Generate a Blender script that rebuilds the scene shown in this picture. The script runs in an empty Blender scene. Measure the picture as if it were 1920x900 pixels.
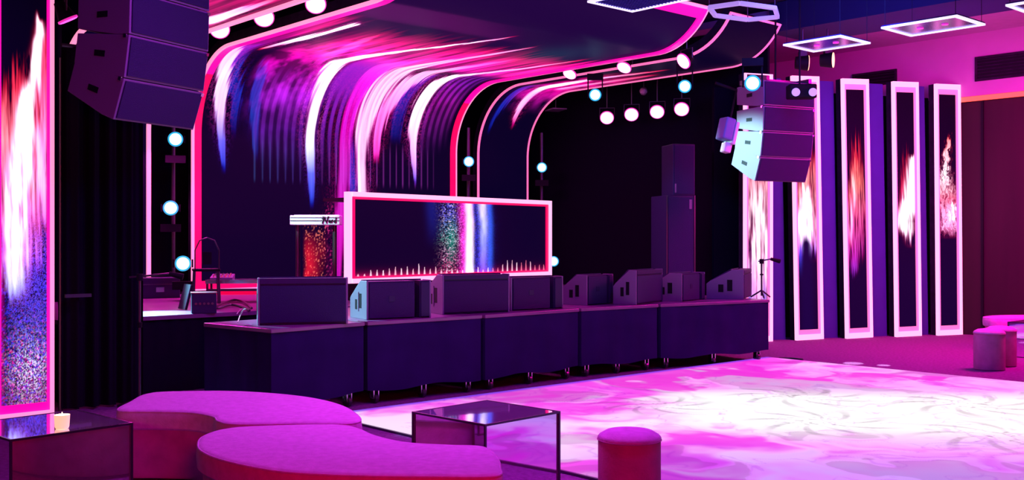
import bpy, math, random
import numpy as np
from mathutils import Vector, Matrix
random.seed(7)
R = math.radians
sc = bpy.context.scene
COL = sc.collection

# ---------------------------------------------------------------- camera, world, exposure
cam_d = bpy.data.cameras.new('camera')
cam = bpy.data.objects.new('camera', cam_d)
COL.objects.link(cam)
cam.location = (0, 0, 1.5)
cam.rotation_euler = (R(90), 0, 0)
cam_d.sensor_width = 36
cam_d.lens = 36 * 1950 / 1920
cam_d.clip_end = 100
sc.camera = cam
sc.view_settings.view_transform = 'Standard'
sc.view_settings.look = 'None'
sc.view_settings.exposure = 0
sc.view_settings.gamma = 1
sc.view_settings.use_curve_mapping = False
w = bpy.data.worlds.new('world')
sc.world = w
w.use_nodes = True
w.node_tree.nodes['Background'].inputs[0].default_value = (0.10, 0.0, 0.55, 1)
w.node_tree.nodes['Background'].inputs[1].default_value = 0.012
sc.cycles.max_bounces = 6
sc.cycles.sample_clamp_indirect = 4
sc.cycles.use_denoising = True

TH = 42
CT, ST = math.cos(R(TH)), math.sin(R(TH))
def UN(u, n): return (u*CT + n*ST, u*ST - n*CT)      # u along the stage front, n towards the audience
def at(x, Y): return (x-960)/1950*Y
def pt(x, y, z):                                     # a floor-plan point seen at pixel x,y lying at height z
    Y = (1.5-z)*1950/(y-450)
    return at(x, Y), Y

def lamp(name, kind, loc, target, color, energy, size=.5, spot=60, blend=.5, sizey=None):
    d = bpy.data.lights.new(name, kind)
    d.color = color; d.energy = energy
    if kind == 'AREA':
        d.size = size
        if sizey: d.shape = 'RECTANGLE'; d.size_y = sizey
    else: d.shadow_soft_size = size
    if kind == 'SPOT': d.spot_size = R(spot); d.spot_blend = blend
    o = bpy.data.objects.new(name, d)
    COL.objects.link(o)
    o.location = loc
    o.rotation_euler = (Vector(target)-Vector(loc)).to_track_quat('-Z', 'Y').to_euler()
    return o
MAG = (1, .05, .85)
lamp('wash_light', 'AREA', (-1.0, 7.3, 4.4), (-1.0, 5.6, .4), (.88, .07, 1), 130, 1.4)
lamp('wash_light', 'AREA', (2.2, 7.0, 4.5), (1.5, 8.5, 0), (.55, .05, 1), 60, 2)
lamp('red_floor_wash', 'SPOT', (0.2, .6, 1.9), (-1.3, 5.4, .2), (1, .0, .06), 470, .3, 75, .8)
lamp('skirt_wash', 'AREA', (.8, 5.5, 4.4), (1.0, 11, .6), (.16, .03, 1), 115, 1.5)
lamp('left_array_wash', 'SPOT', (-5.2, 4.5, 2.2), (-3.0, 8.2, 2.7), (1, .1, .8), 60, .3, 40, .7)
lamp('blue_wash', 'SPOT', (.3, 4.5, 4.2), (-2.5, 8.2, 2.9), (.05, .03, 1), 130, .4, 40, .7)
lamp('blue_wash', 'AREA', (3.6, 11.5, 4.2), (6.2, 16.5, 1.0), (.06, .08, 1), 85, 1.2)
lamp('pink_wall_wash', 'AREA', (8.4, 9.6, 3.6), (9.6, 12.4, 4.3), (1, .0, .25), 300, 1.0)
lamp('purple_wall_wash', 'AREA', (5.5, 13.0, 2.9), (7.5, 17.5, 4.4), (.8, .02, .8), 70, 1.2)
lamp('orange_corner_wash', 'SPOT', (8.9, 12.2, 3.5), (8.5, 14.2, 2.0), (1, .01, .0), 300, .2, 100, .8)
lamp('pink_floor_wash', 'AREA', (6.6, 12.6, 3.6), (5.8, 14.4, 0), (1, .0, .45), 420, 1.0)
lamp('near_carpet_wash', 'SPOT', (1.2, 7.6, 4.3), (.1, 6.7, 0), (.95, .02, .75), 420, .3, 50, .7)
lamp('cyan_beam', 'SPOT', (-5.2, 11.0, 3.2), (-1.9, 9.5, 1.0), (.30, .90, 1), 3600, .06, 20, .6)
lamp('cyan_beam', 'SPOT', (-.5, 15.0, 3.3), (3.0, 13.9, 2.55), (.38, .93, 1), 2600, .1, 20, .5)
lamp('stage_magenta', 'AREA', UN(8.2, -11.5) + (3.8,), UN(8.2, -11.0) + (.8,), (1, .03, .7), 210, 2.5)
lamp('orange_ceiling_wash', 'SPOT', (9.2, 11.2, 3.3), (8.0, 13.0, 4.74), (1, .10, .01), 220, .2, 70, .8)
lamp('pink_side_spot', 'SPOT', (-2.9, 12.3, 2.4), (-.85, 10.45, .95), (1, .22, .9), 500, .05, 13, .5)
lamp('cyan_edge', 'SPOT', (-5.0, 12.6, 3.0), (-3.35, 10.25, .76), (.25, .9, 1), 5000, .05, 18, .4)
lamp('cyan_keys', 'SPOT', (-4.3, 12.3, 3.3), (-2.67, 14.1, 1.75), (.5, .95, 1), 700, .05, 14, .5)
lamp('stage_left_magenta', 'AREA', (-4.6, 13.6, 3.0), (-3.9, 12.0, .76), (1, .03, .6), 110, .6)
lamp('stack_blue', 'SPOT', (-.2, 12.0, 3.6), (2.5, 15.4, 1.7), (.02, .30, 1), 330, .1, 22, .6)
lamp('carpet_gobo', 'SPOT', (3.3, 10.6, 3.6), (4.15, 12.65, 0), (.85, .8, 1), 3000, .01, 3.4, .3)
lamp('carpet_gobo', 'SPOT', (3.3, 10.6, 3.6), (4.45, 12.45, 0), (.85, .8, 1), 3000, .01, 2.2, .3)

# ---------------------------------------------------------------- materials
MATS = {}
def mat(name, color=(.1,.1,.1), rough=.6, metal=0, emit=None, strength=0, bump=0, bscale=60, vary=0, vscale=8, coat=0, spec=.5, stretch=None):
    if name in MATS: return MATS[name]
    m = bpy.data.materials.new(name); m.use_nodes = True
    nt = m.node_tree; b = nt.nodes['Principled BSDF']
    b.inputs['Base Color'].default_value = (*color, 1)
    b.inputs['Roughness'].default_value = rough
    b.inputs['Metallic'].default_value = metal
    b.inputs['Coat Weight'].default_value = coat
    b.inputs['Specular IOR Level'].default_value = spec
    if emit:
        b.inputs['Emission Color'].default_value = (*emit, 1)
        b.inputs['Emission Strength'].default_value = strength
    tc = nt.nodes.new('ShaderNodeTexCoord'); mp = nt.nodes.new('ShaderNodeMapping')
    nt.links.new(tc.outputs['Object'], mp.inputs[0])
    if stretch: mp.inputs['Scale'].default_value = stretch
    if vary:
        n = nt.nodes.new('ShaderNodeTexNoise'); n.inputs['Scale'].default_value = vscale; n.inputs['Detail'].default_value = 5
        cr = nt.nodes.new('ShaderNodeValToRGB')
        cr.color_ramp.elements[0].position = .3; cr.color_ramp.elements[1].position = .7
        cr.color_ramp.elements[0].color = (*[c*(1-vary) for c in color], 1)
        cr.color_ramp.elements[1].color = (*[min(1, c*(1+vary)) for c in color], 1)
        nt.links.new(mp.outputs[0], n.inputs[0]); nt.links.new(n.outputs[0], cr.inputs[0])
        nt.links.new(cr.outputs[0], b.inputs['Base Color'])
    if bump:
        n = nt.nodes.new('ShaderNodeTexNoise'); n.inputs['Scale'].default_value = bscale; n.inputs['Detail'].default_value = 4
        bp = nt.nodes.new('ShaderNodeBump'); bp.inputs['Strength'].default_value = bump; bp.inputs['Distance'].default_value = .02
        nt.links.new(mp.outputs[0], n.inputs[0]); nt.links.new(n.outputs[0], bp.inputs['Height'])
        nt.links.new(bp.outputs[0], b.inputs['Normal'])
    MATS[name] = m
    return m
def screen_mat(name, strength, rough=.25, base=(.01,.01,.015), spec=.5):
    m = bpy.data.materials.new(name); m.use_nodes = True
    nt = m.node_tree; b = nt.nodes['Principled BSDF']
    b.inputs['Base Color'].default_value = (*base, 1); b.inputs['Roughness'].default_value = rough
    a = nt.nodes.new('ShaderNodeAttribute'); a.attribute_name = 'led'
    nt.links.new(a.outputs['Color'], b.inputs['Emission Color'])
    b.inputs['Emission Strength'].default_value = strength
    b.inputs['Specular IOR Level'].default_value = spec
    return m
M_LED = screen_mat('led_screen', 1.0, .45, (.004,.002,.008), spec=.03)
M_FLOORLED = screen_mat('led_floor_tiles', 1.0, .55, spec=.15)
BLK = mat('black_fabric', (.018,.010,.028), .95, bump=.3, bscale=40, vary=.3, spec=.1)
DRAPE = mat('black_drape', (.008,.005,.016), 1, bump=.3, bscale=20, spec=.03)
SKIRT = mat('stage_skirt_cloth', (.018,.006,.066), .95, bump=.25, bscale=5, vary=.15, vscale=3, spec=.06)
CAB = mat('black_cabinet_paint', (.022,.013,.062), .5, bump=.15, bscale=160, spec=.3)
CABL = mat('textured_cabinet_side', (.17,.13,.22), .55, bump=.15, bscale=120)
GRILLE = mat('black_speaker_grille', (.018,.011,.09), .6, bump=.8, bscale=300)
DARK = mat('dark_plastic', (.006,.005,.01), .6, spec=.15)
METAL = mat('dark_metal', (.12,.12,.14), .35, .9)
CHROME = mat('chrome_metal', (.7,.7,.75), .2, 1)
WHITEP = mat('white_enamel', (.75,.78,.8), .35)
CARPET = mat('purple_grey_carpet', (.20,.09,.22), .95, bump=.6, bscale=150, vary=.25, vscale=30, spec=.1)
STAGEF = mat('glossy_stage_vinyl', (.20,.07,.20), .3, bump=.05, bscale=8, vary=.2, vscale=2)
VELVET = mat('pale_velvet', (.55,.34,.58), .85, bump=.15, bscale=90, vary=.1, vscale=25, spec=.2)
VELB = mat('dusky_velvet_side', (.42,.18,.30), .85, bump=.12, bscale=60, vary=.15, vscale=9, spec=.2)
MIRROR = mat('mirror_panel', (.85,.74,.97), .03, .88, bump=.012, bscale=3)
EDGE = mat('dark_mirror_edge', (.06,.04,.10), .3, .6)
TUBED = mat('deep_pink_light_tube', (.8,.3,.5), .4, emit=(1,.16,.42), strength=1.05)
TUBE = mat('pink_light_tube', (.8,.4,.5), .4, emit=(1,.28,.50), strength=1.15)
TUBEW = mat('pale_pink_light_tube', (.9,.6,.7), .4, emit=(1,.45,.62), strength=1.3)
BANDR = mat('red_reflected_glow', (.5,.05,.1), .4, emit=(1,.0,.10), strength=.95)  # reflected tube glow on the screen frames, put in as emission
BANDM = mat('magenta_reflected_glow', (.5,.05,.3), .4, emit=(1,.0,.38), strength=1.0)
BANDP = mat('pink_reflected_glow', (.5,.1,.3), .4, emit=(1,.22,.52), strength=.9)
WALLG = mat('painted_wall', (.40,.24,.40), .85, bump=.08, bscale=30, vary=.05, vscale=2)
WALLD = mat('dark_panelled_wall', (.016,.003,.008), .85, vary=.2, vscale=4, stretch=(1,1,.1))
COLW = mat('blue_lit_column_wall', (.03,.04,.22), .95, vary=.06, vscale=3, bump=.05)  # blue light on the grey wall put into its base colour
CEILB = mat('dark_ceiling', (.02,.012,.04), .95, vary=.2, vscale=2)
CEILW = mat('plaster_ceiling', (.42,.25,.42), .85, vary=.05)
BEAM = mat('dark_blue_beam', (.006,.004,.07), .8)
PARW = mat('pink_white_lens', (1,.8,.95), .3, emit=(1,.62,.86), strength=2.4)
PARR = mat('magenta_glow_ring', (.5,.1,.4), .4, emit=(1,.03,.5), strength=.8)  # added glowing ring that gives the lamp its pink edge
CYANL = mat('cyan_white_lens', (.6,1,1), .3, emit=(.42,1,1), strength=2.6)
CYANR = mat('cyan_glow_ring', (.05,.5,.6), .4, emit=(.0,.42,.62), strength=.75)  # added glowing ring for the cyan edge of the light
AMB = mat('amber_lens', (1,.7,.3), .3, emit=(1,.55,.28), strength=1.6)
FRL = mat('blue_white_light_tube', (.8,.8,1), .3, emit=(.70,.62,1), strength=1.35)
LAV = mat('lavender_reflected_light', (.5,.45,.7), .35, emit=(.42,.28,.75), strength=.75)  # reflected light on the hexagon put in as emission
COVE = mat('orange_cove_light', (1,.3,.1), .5, emit=(1,.10,.02), strength=1.1)
GLASS = mat('candle_glass', (.9,.7,.6), .1, emit=(1,.55,.30), strength=1.0)
FLAME = mat('candle_glow', (1,.9,.7), .5, emit=(1,.85,.5), strength=2.0)

# ---------------------------------------------------------------- mesh helpers
class MB:
    def __init__(s): s.v = []; s.f = []
    def add(s, vs, fs):
        k = len(s.v); s.v += [tuple(p) for p in vs]; s.f += [tuple(i+k for i in f) for f in fs]; return s
    def box(s, x0, x1, y0, y1, z0, z1):
        return s.add([(x0,y0,z0),(x1,y0,z0),(x1,y1,z0),(x0,y1,z0),(x0,y0,z1),(x1,y0,z1),(x1,y1,z1),(x0,y1,z1)],
                     [(0,3,2,1),(4,5,6,7),(0,1,5,4),(1,2,6,5),(2,3,7,6),(3,0,4,7)])
    def hexa(s, b, t):
        return s.add(list(b)+list(t), [(0,3,2,1),(4,5,6,7),(0,1,5,4),(1,2,6,5),(2,3,7,6),(3,0,4,7)])
    def prism(s, poly, x0, x1):          # poly in (y,z) extruded along x
        n = len(poly)
        vs = [(x0,y,z) for y,z in poly]+[(x1,y,z) for y,z in poly]
        return s.add(vs, [tuple(range(n))[::-1], tuple(range(n,2*n))]+[(i,(i+1)%n,(i+1)%n+n,i+n) for i in range(n)])
    def slab(s, poly, z0, z1):           # poly in (x,y)
        n = len(poly)
        vs = [(x,y,z0) for x,y in poly]+[(x,y,z1) for x,y in poly]
        return s.add(vs, [tuple(range(n))[::-1], tuple(range(n,2*n))]+[(i,(i+1)%n,(i+1)%n+n,i+n) for i in range(n)])
    def cyl(s, p, q, r, r2=None, n=16):
        p = Vector(p); q = Vector(q); r2 = r if r2 is None else r2
        d = (q-p).normalized(); a = d.orthogonal().normalized(); b = d.cross(a)
        vs = []
        for c, rr in ((p,r),(q,r2)):
            vs += [c+(a*math.cos(2*math.pi*i/n)+b*math.sin(2*math.pi*i/n))*rr for i in range(n)]
        return s.add(vs, [tuple(range(n))[::-1], tuple(range(n,2*n))]+[(i,(i+1)%n,(i+1)%n+n,i+n) for i in range(n)])
    def path(s, pts, r, n=8, closed=False):
        P = [Vector(p) for p in pts]; m = len(P); vs = []; prev = None
        for i in range(m):
            if closed: d = P[(i+1)%m]-P[i-1]
            else: d = P[min(i+1,m-1)]-P[max(i-1,0)]
            d.normalize()
            if prev is None: a = d.orthogonal().normalized()
            else: a = (prev-d*prev.dot(d)).normalized()
            prev = a; b = d.cross(a)
            vs += [P[i]+(a*math.cos(2*math.pi*k/n)+b*math.sin(2*math.pi*k/n))*r for k in range(n)]
        fs = []
        for i in range(m if closed else m-1):
            j = (i+1)%m
            fs += [(i*n+k, i*n+(k+1)%n, j*n+(k+1)%n, j*n+k) for k in range(n)]
        if not closed: fs += [tuple(range(n))[::-1], tuple(range((m-1)*n, m*n))]
        return s.add(vs, fs)
    def lathe(s, prof, n=32, c=(0,0)):   # prof list of (r,z)
        vs = []
        for r_, z in prof: vs += [(c[0]+r_*math.cos(2*math.pi*i/n), c[1]+r_*math.sin(2*math.pi*i/n), z) for i in range(n)]
        m = len(prof)
        fs = [(j*n+i, j*n+(i+1)%n, (j+1)*n+(i+1)%n, (j+1)*n+i) for j in range(m-1) for i in range(n)]
        fs += [tuple(range(n))[::-1], tuple(range((m-1)*n, m*n))]
        return s.add(vs, fs)
    def rot(s, M, k=0):
        s.v = s.v[:k]+[tuple(M @ Vector(p)) for p in s.v[k:]]; return s
    def build(s, name, m, parent=None, bevel=0, smooth=False, label=None, kind=None):
        me = bpy.data.meshes.new(name); me.from_pydata(s.v, [], s.f); me.update()
        me.materials.append(m)
        o = bpy.data.objects.new(name, me); COL.objects.link(o)
        if parent: o.parent = parent
        if label: o['label'] = label
        if kind: o['kind'] = kind
        if smooth:
            me.polygons.foreach_set('use_smooth', [True]*len(me.polygons))
            me.set_sharp_from_angle(angle=R(40))
        if bevel:
            b = o.modifiers.new('bevel', 'BEVEL'); b.width = bevel; b.segments = 2; b.limit_method = 'ANGLE'
        return o
def thing(name, label, cat, loc=(0,0,0), rz=0, group=None, rot=None):
    o = bpy.data.objects.new(name, None); COL.objects.link(o)
    o.location = loc if len(loc) == 3 else (*loc, 0)
    o.rotation_euler = rot if rot else (0, 0, R(rz))
    o.empty_display_size = .1
    tag(o, label, cat, group)
    return o
def tag(o, label, cat, group=None):
    o['label'] = label; o['category'] = cat
    if group: o['group'] = group
    return o
def dup(root, label, loc=None, rz=None, rot=None, group=None):
    r = root.copy(); COL.objects.link(r)
    if loc: r.location = loc
    if rz is not None: r.rotation_euler = (0,0,R(rz))
    if rot: r.rotation_euler = rot
    r['label'] = label
    if group: r['group'] = group
    for ch in list(root.children):
        c = ch.copy(); COL.objects.link(c); c.parent = r
        for g in ch.children:
            d = g.copy(); COL.objects.link(d); d.parent = c
    return r
def struct(mb, name, m, **k):
    return mb.build(name, m, kind='structure', **k)

# numpy noise, used for the pictures shown on the LED screens
def vnoise(x, y, seed=0):
    x = np.asarray(x, float); y = np.asarray(y, float)
    xi = np.floor(x).astype(np.int64); yi = np.floor(y).astype(np.int64)
    fx = x-xi; fy = y-yi; fx = fx*fx*(3-2*fx); fy = fy*fy*(3-2*fy)
    def h(a, b):
        n = (a*374761393 + b*668265263 + seed*974711) & 0x7fffffff
        n = ((n ^ (n >> 13))*1274126177) & 0x7fffffff
        return ((n ^ (n >> 16)) & 0xffff)/65535.
    return (h(xi,yi)*(1-fx)+h(xi+1,yi)*fx)*(1-fy)+(h(xi,yi+1)*(1-fx)+h(xi+1,yi+1)*fx)*fy
def fbm(x, y, seed=0, o=4):
    s = 0; a = .5
    for i in range(o): s = s+a*vnoise(x*2**i, y*2**i, seed+i); a *= .5
    return s
def sm(x, a, b):
    t = np.clip((x-a)/(b-a), 0, 1); return t*t*(3-2*t)
def mixc(*stops):
    """stops: (t, (r,g,b)); returns f(t array) -> rgb"""
    ts = [s[0] for s in stops]; cs = np.array([s[1] for s in stops])
    return lambda t: np.stack([np.interp(t, ts, cs[:,k]) for k in range(3)], -1)
def led_mesh(name, P, rgb, m, parent=None):
    """P (na,nb,3) grid of points, rgb (na,nb,3) picture"""
    na, nb = P.shape[:2]
    idx = np.arange(na*nb).reshape(na, nb)
    f = np.stack([idx[:-1,:-1], idx[1:,:-1], idx[1:,1:], idx[:-1,1:]], -1).reshape(-1)
    me = bpy.data.meshes.new(name)
    me.vertices.add(na*nb); me.vertices.foreach_set('co', P.reshape(-1).astype(np.float32))
    nf = (na-1)*(nb-1)
    me.loops.add(nf*4); me.loops.foreach_set('vertex_index', f.astype(np.int32))
    me.polygons.add(nf); me.polygons.foreach_set('loop_start', np.arange(0, nf*4, 4, dtype=np.int32))
    me.update(calc_edges=True)
    me.polygons.foreach_set('use_smooth', np.ones(nf, bool))
    at_ = me.color_attributes.new('led', 'FLOAT_COLOR', 'POINT')
    c = np.ones((na*nb, 4), np.float32); c[:, :3] = np.clip(rgb.reshape(-1, 3), 0, 3)
    at_.data.foreach_set('color', c.reshape(-1))
    me.materials.append(m)
    o = bpy.data.objects.new(name, me); COL.objects.link(o)
    if parent: o.parent = parent
    return o

# ================================================================ THE SETTING
def face_quad(pts): return MB().add(pts, [tuple(range(len(pts)))])
struct(MB().box(-9, 14, -2, 24, -.1, 0), 'floor', CARPET)
UR, HC = 16.3, 4.74
def unbox(u0, u1, n0, n1, z0, z1):
    mb = MB(); b = [UN(u0,n1), UN(u1,n1), UN(u1,n0), UN(u0,n0)]
    mb.hexa([(*p,z0) for p in b], [(*p,z1) for p in b]); return mb
struct(unbox(12.9, UR+.4, -14.6, 3, HC, HC+.1), 'ceiling', CEILW)
struct(unbox(-6, 12.9, -14.6, 3, HC+.15, HC+.25), 'ceiling_stage', CEILB)
struct(unbox(12.70, 13.75, -8.6, 3, 4.46, HC+.14), 'trim_1', BEAM)
struct(unbox(-6, UR, -14.9, -14.6, 0, HC+.15), 'wall_back', DRAPE)
# right wall: dark panelling below, plaster bulkhead above, glowing cove between
wr = MB()
wr.add(*((lambda m: (m.v, m.f))(unbox(UR+.12, UR+.3, -14.6, 3, 0, 3.75))))
struct(wr, 'wall_right', WALLD)
struct(unbox(UR, UR+.35, -14.6, 3, 3.76, HC), 'wall_right_upper', WALLG)
struct(unbox(UR-.01, UR+.02, -7.75, 3, 3.68, 3.755), 'trim_2', COVE)
for k in range(9):
    n = -7.2+k*1.1
    struct(unbox(UR+.09, UR+.12, n, n+.03, 0, 3.68), 'trim_%d' % (k+3), DARK)
struct(unbox(13.25, 13.3, -14.6, -9.0, 0, HC-.01), 'stage_side_dark_sheet', DRAPE)  # added dark sheet that hides the bulkhead and keeps this side black
# ventilation grilles in the bulkhead
def vent(n0, n1, z0, z1, label):
    c = UN(UR, (n0+n1)/2)
    t = thing('air_vent', label, 'vent', (*c, (z0+z1)/2), TH-90)
    L = (n1-n0)/2; h = (z1-z0)/2
    # local x runs along +n, local y runs along +u
    MB().box(-L, L, -.012, .0, -h, h).build('backing', DARK, t)
    f = MB(); e = .035
    f.box(-L, L, -.03, -.012, h-e, h).box(-L, L, -.03, -.012, -h, -h+e).box(-L, -L+e, -.03, -.012, -h+e, h-e).box(L-e, L, -.03, -.012, -h+e, h-e)
    f.build('frame', BLK, t)
    s = MB(); k = -h+.07
    while k < h-.05: s.box(-L+e, L-e, -.026, -.012, k, k+.012); k += .05
    s.build('slats', BLK, t)
vent(-7.25, -4.3, 3.98, 4.36, 'long dark ventilation grille high on the pink wall at the right edge')
vent(-9.35, -8.55, 4.1, 4.34, 'small dark ventilation grille half hidden behind the lit screen columns')

# wall behind the row of narrow screens
PA = 18.0; PC, PS = math.cos(R(PA)), math.sin(R(PA)); P0 = (4.23, 15.56)
def prow(s, d=0): return (P0[0]+s*PC-d*PS, P0[1]+s*PS+d*PC)
def prowbox(s0, s1, d0, d1, z0, z1, lean=0):
    L = lambda z: -lean*z
    b = [(s0,d0),(s1,d0),(s1,d1),(s0,d1)]
    return MB().hexa([(*prow(s+L(z0)*1,d), z0) for s,d in b], [(*prow(s+L(z1),d), z1) for s,d in b])
WT = 3.95
for k, (a, b_) in enumerate([(-.41, .0), (.47, .88), (1.35, 1.78), (2.25, 2.56)]):
    struct(prowbox(a+.0, b_-.02 if k else b_-.06, .15, .3, 0, WT-.02, .02), 'wall_column_%d' % (k+1), COLW)
struct(prowbox(-1.1, 3.0, .46, .52, 0, WT-.15), 'wall_side', DRAPE)

# ================================================================ LED PICTURES
RED=(1,.01,.10); MG=(1,.0,.55); WH=(1.3,1.1,1.25); PK=(1.2,.45,.9); LV=(.45,.38,1.); BL=(.01,.03,.55); PU=(.22,.01,.50); NAVY=(.002,.0005,.017)
def streak(rgb, a, b, pts, strength=1, seed=1, freq=26, lo=.0):
    """pts: (a, b, halfwidth, colour); a streak of light running along b on the screen"""
    pts = sorted(pts, key=lambda p: p[1])
    bs = [p[1] for p in pts]
    ca = np.interp(b, bs, [p[0] for p in pts]); wd = np.interp(b, bs, [p[2] for p in pts])
    col = np.stack([np.interp(b, bs, [p[3][k] for p in pts]) for k in range(3)], -1)
    d = (a-ca)/np.maximum(wd, .005)
    fib = fbm(a*freq*1.5, b*1.0, seed, 4)
    grain = vnoise(a*95, b*60, seed+9)
    prof = np.exp(-np.abs(d)**2.4*1.1)
    I = sm(prof*1.05+(fib-.47)*1.1, .18, .80)*(.55+.9*fib)*sm(prof, .02, .22) + (np.exp(-np.abs(d)**1.5*.7)-prof)*sm(grain*.7+fib*.5, .52, .72)*.55
    inside = sm(b, bs[0]-.12, bs[0]+.12)*(1-sm(b+(fbm(a*freq, b*0, seed+4, 2)-.5)*.8, bs[-1]-.3, bs[-1]+.02))
    I = I*inside*strength
    return rgb + np.stack([I, np.minimum(I, I**2.4), np.minimum(I, I**1.3)], -1)*col
ZV, RR, FL, R2, PH = 2.95, 1.10, 3.3, .97, R(61)
def profile(b, z0):
    b = np.asarray(b, float); Lv = ZV-z0
    y = np.zeros_like(b); z = z0+b; ty = np.zeros_like(b); tz = np.ones_like(b)
    m = b > Lv; t = np.clip((b-Lv)/RR, 0, math.pi/2)
    y = np.where(m, -RR*(1-np.cos(t)), y); z = np.where(m, ZV+RR*np.sin(t), z); ty = np.where(m, -np.sin(t), ty); tz = np.where(m, np.cos(t), tz)
    c = b-Lv-RR*math.pi/2; m = c > 0
    y = np.where(m, -RR-np.minimum(c, FL), y); z = np.where(m, ZV+RR, z); ty = np.where(m, -1, ty); tz = np.where(m, 0, tz)
    c = c-FL; m = c > 0; t = c/R2
    y = np.where(m, -RR-FL-R2*np.sin(t), y); z = np.where(m, ZV+RR+R2*(1-np.cos(t)), z); ty = np.where(m, -np.cos(t), ty); tz = np.where(m, np.sin(t), tz)
    return y, z, ty, tz
O = Vector((-4.36, 14.4, 0))
Z0 = .80
BT = (ZV-Z0)+RR*math.pi/2+FL+R2*PH
def curved_screen(name, label, x0, x1, na, nb, picture, tube, band, bandmat, m_tube):
    loc = O+Vector((CT, ST, 0))*x0
    t = thing(name, label, 'LED screen', (loc.x, loc.y, Z0), TH)
    W = x1-x0
    A = np.linspace(0, W, na); Bv = np.linspace(0, BT, nb)
    y, z, ty, tz = profile(Bv, Z0); z = z-Z0
    P = np.zeros((na, nb, 3)); P[..., 0] = A[:, None]; P[..., 1] = y[None]; P[..., 2] = z[None]
    aa, bb = np.meshgrid(A+x0, Bv, indexing='ij')
    led_mesh('screen', P, picture(aa, bb), M_LED, t)
    def sweep(xa, xb, d0, d1, b0=0, b1=BT):   # box cross-section swept along the profile
        mb = MB(); vs = []; n = max(2, int((b1-b0)/BT*90)+1)
        y, z, ty, tz = profile(np.linspace(b0, b1, n), Z0); z = z-Z0; ny, nz = -tz, ty
        for i in range(n):
            for x, d in ((xa,d0),(xb,d0),(xb,d1),(xa,d1)): vs.append((x, y[i]+ny[i]*d, z[i]+nz[i]*d))
        fs = [(j*4+q, (j+1)*4+q, (j+1)*4+(q+1)%4, j*4+(q+1)%4) for j in range(n-1) for q in range(4)]
        fs += [(0,1,2,3), ((n-1)*4+3,(n-1)*4+2,(n-1)*4+1,(n-1)*4)]
        return mb.add(vs, fs)
    sweep(-tube*.4, W+tube*.4, -.14, -.012).build('casing', BLK, t)
    for s in (0, 1):
        xa, xb = (-tube, 0) if s == 0 else (W, W+tube)
        sweep(xa, xb, -.012, tube*.75).build('light_tube', m_tube, t)
        if band:  # glow of the tubes on the inner frame, built as emissive strips
            xa, xb = (.0, band) if s == 0 else (W-band, W)
            sweep(xa, xb, .004, .03, 0, BT*.375).build('glow_band', BANDR, t)
            sweep(xa, xb, .004, .03, BT*.375, BT).build('glow_band', bandmat, t)
    sweep(0, W, -.02, tube*1.3, BT-tube, BT).build('end_light_tube', m_tube, t)
    sweep(-tube, W+tube, -.02, tube, 0, .02).build('bottom_light_tube', m_tube, t)
    if band: sweep(band, W-band, .004, .03, .02, .13).build('bottom_glow_band', BANDR, t)
    if band: sweep(band, W-band, .004, .03, BT-tube-band*1.4, BT-tube).build('end_glow_band', bandmat, t)
    return t

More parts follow.
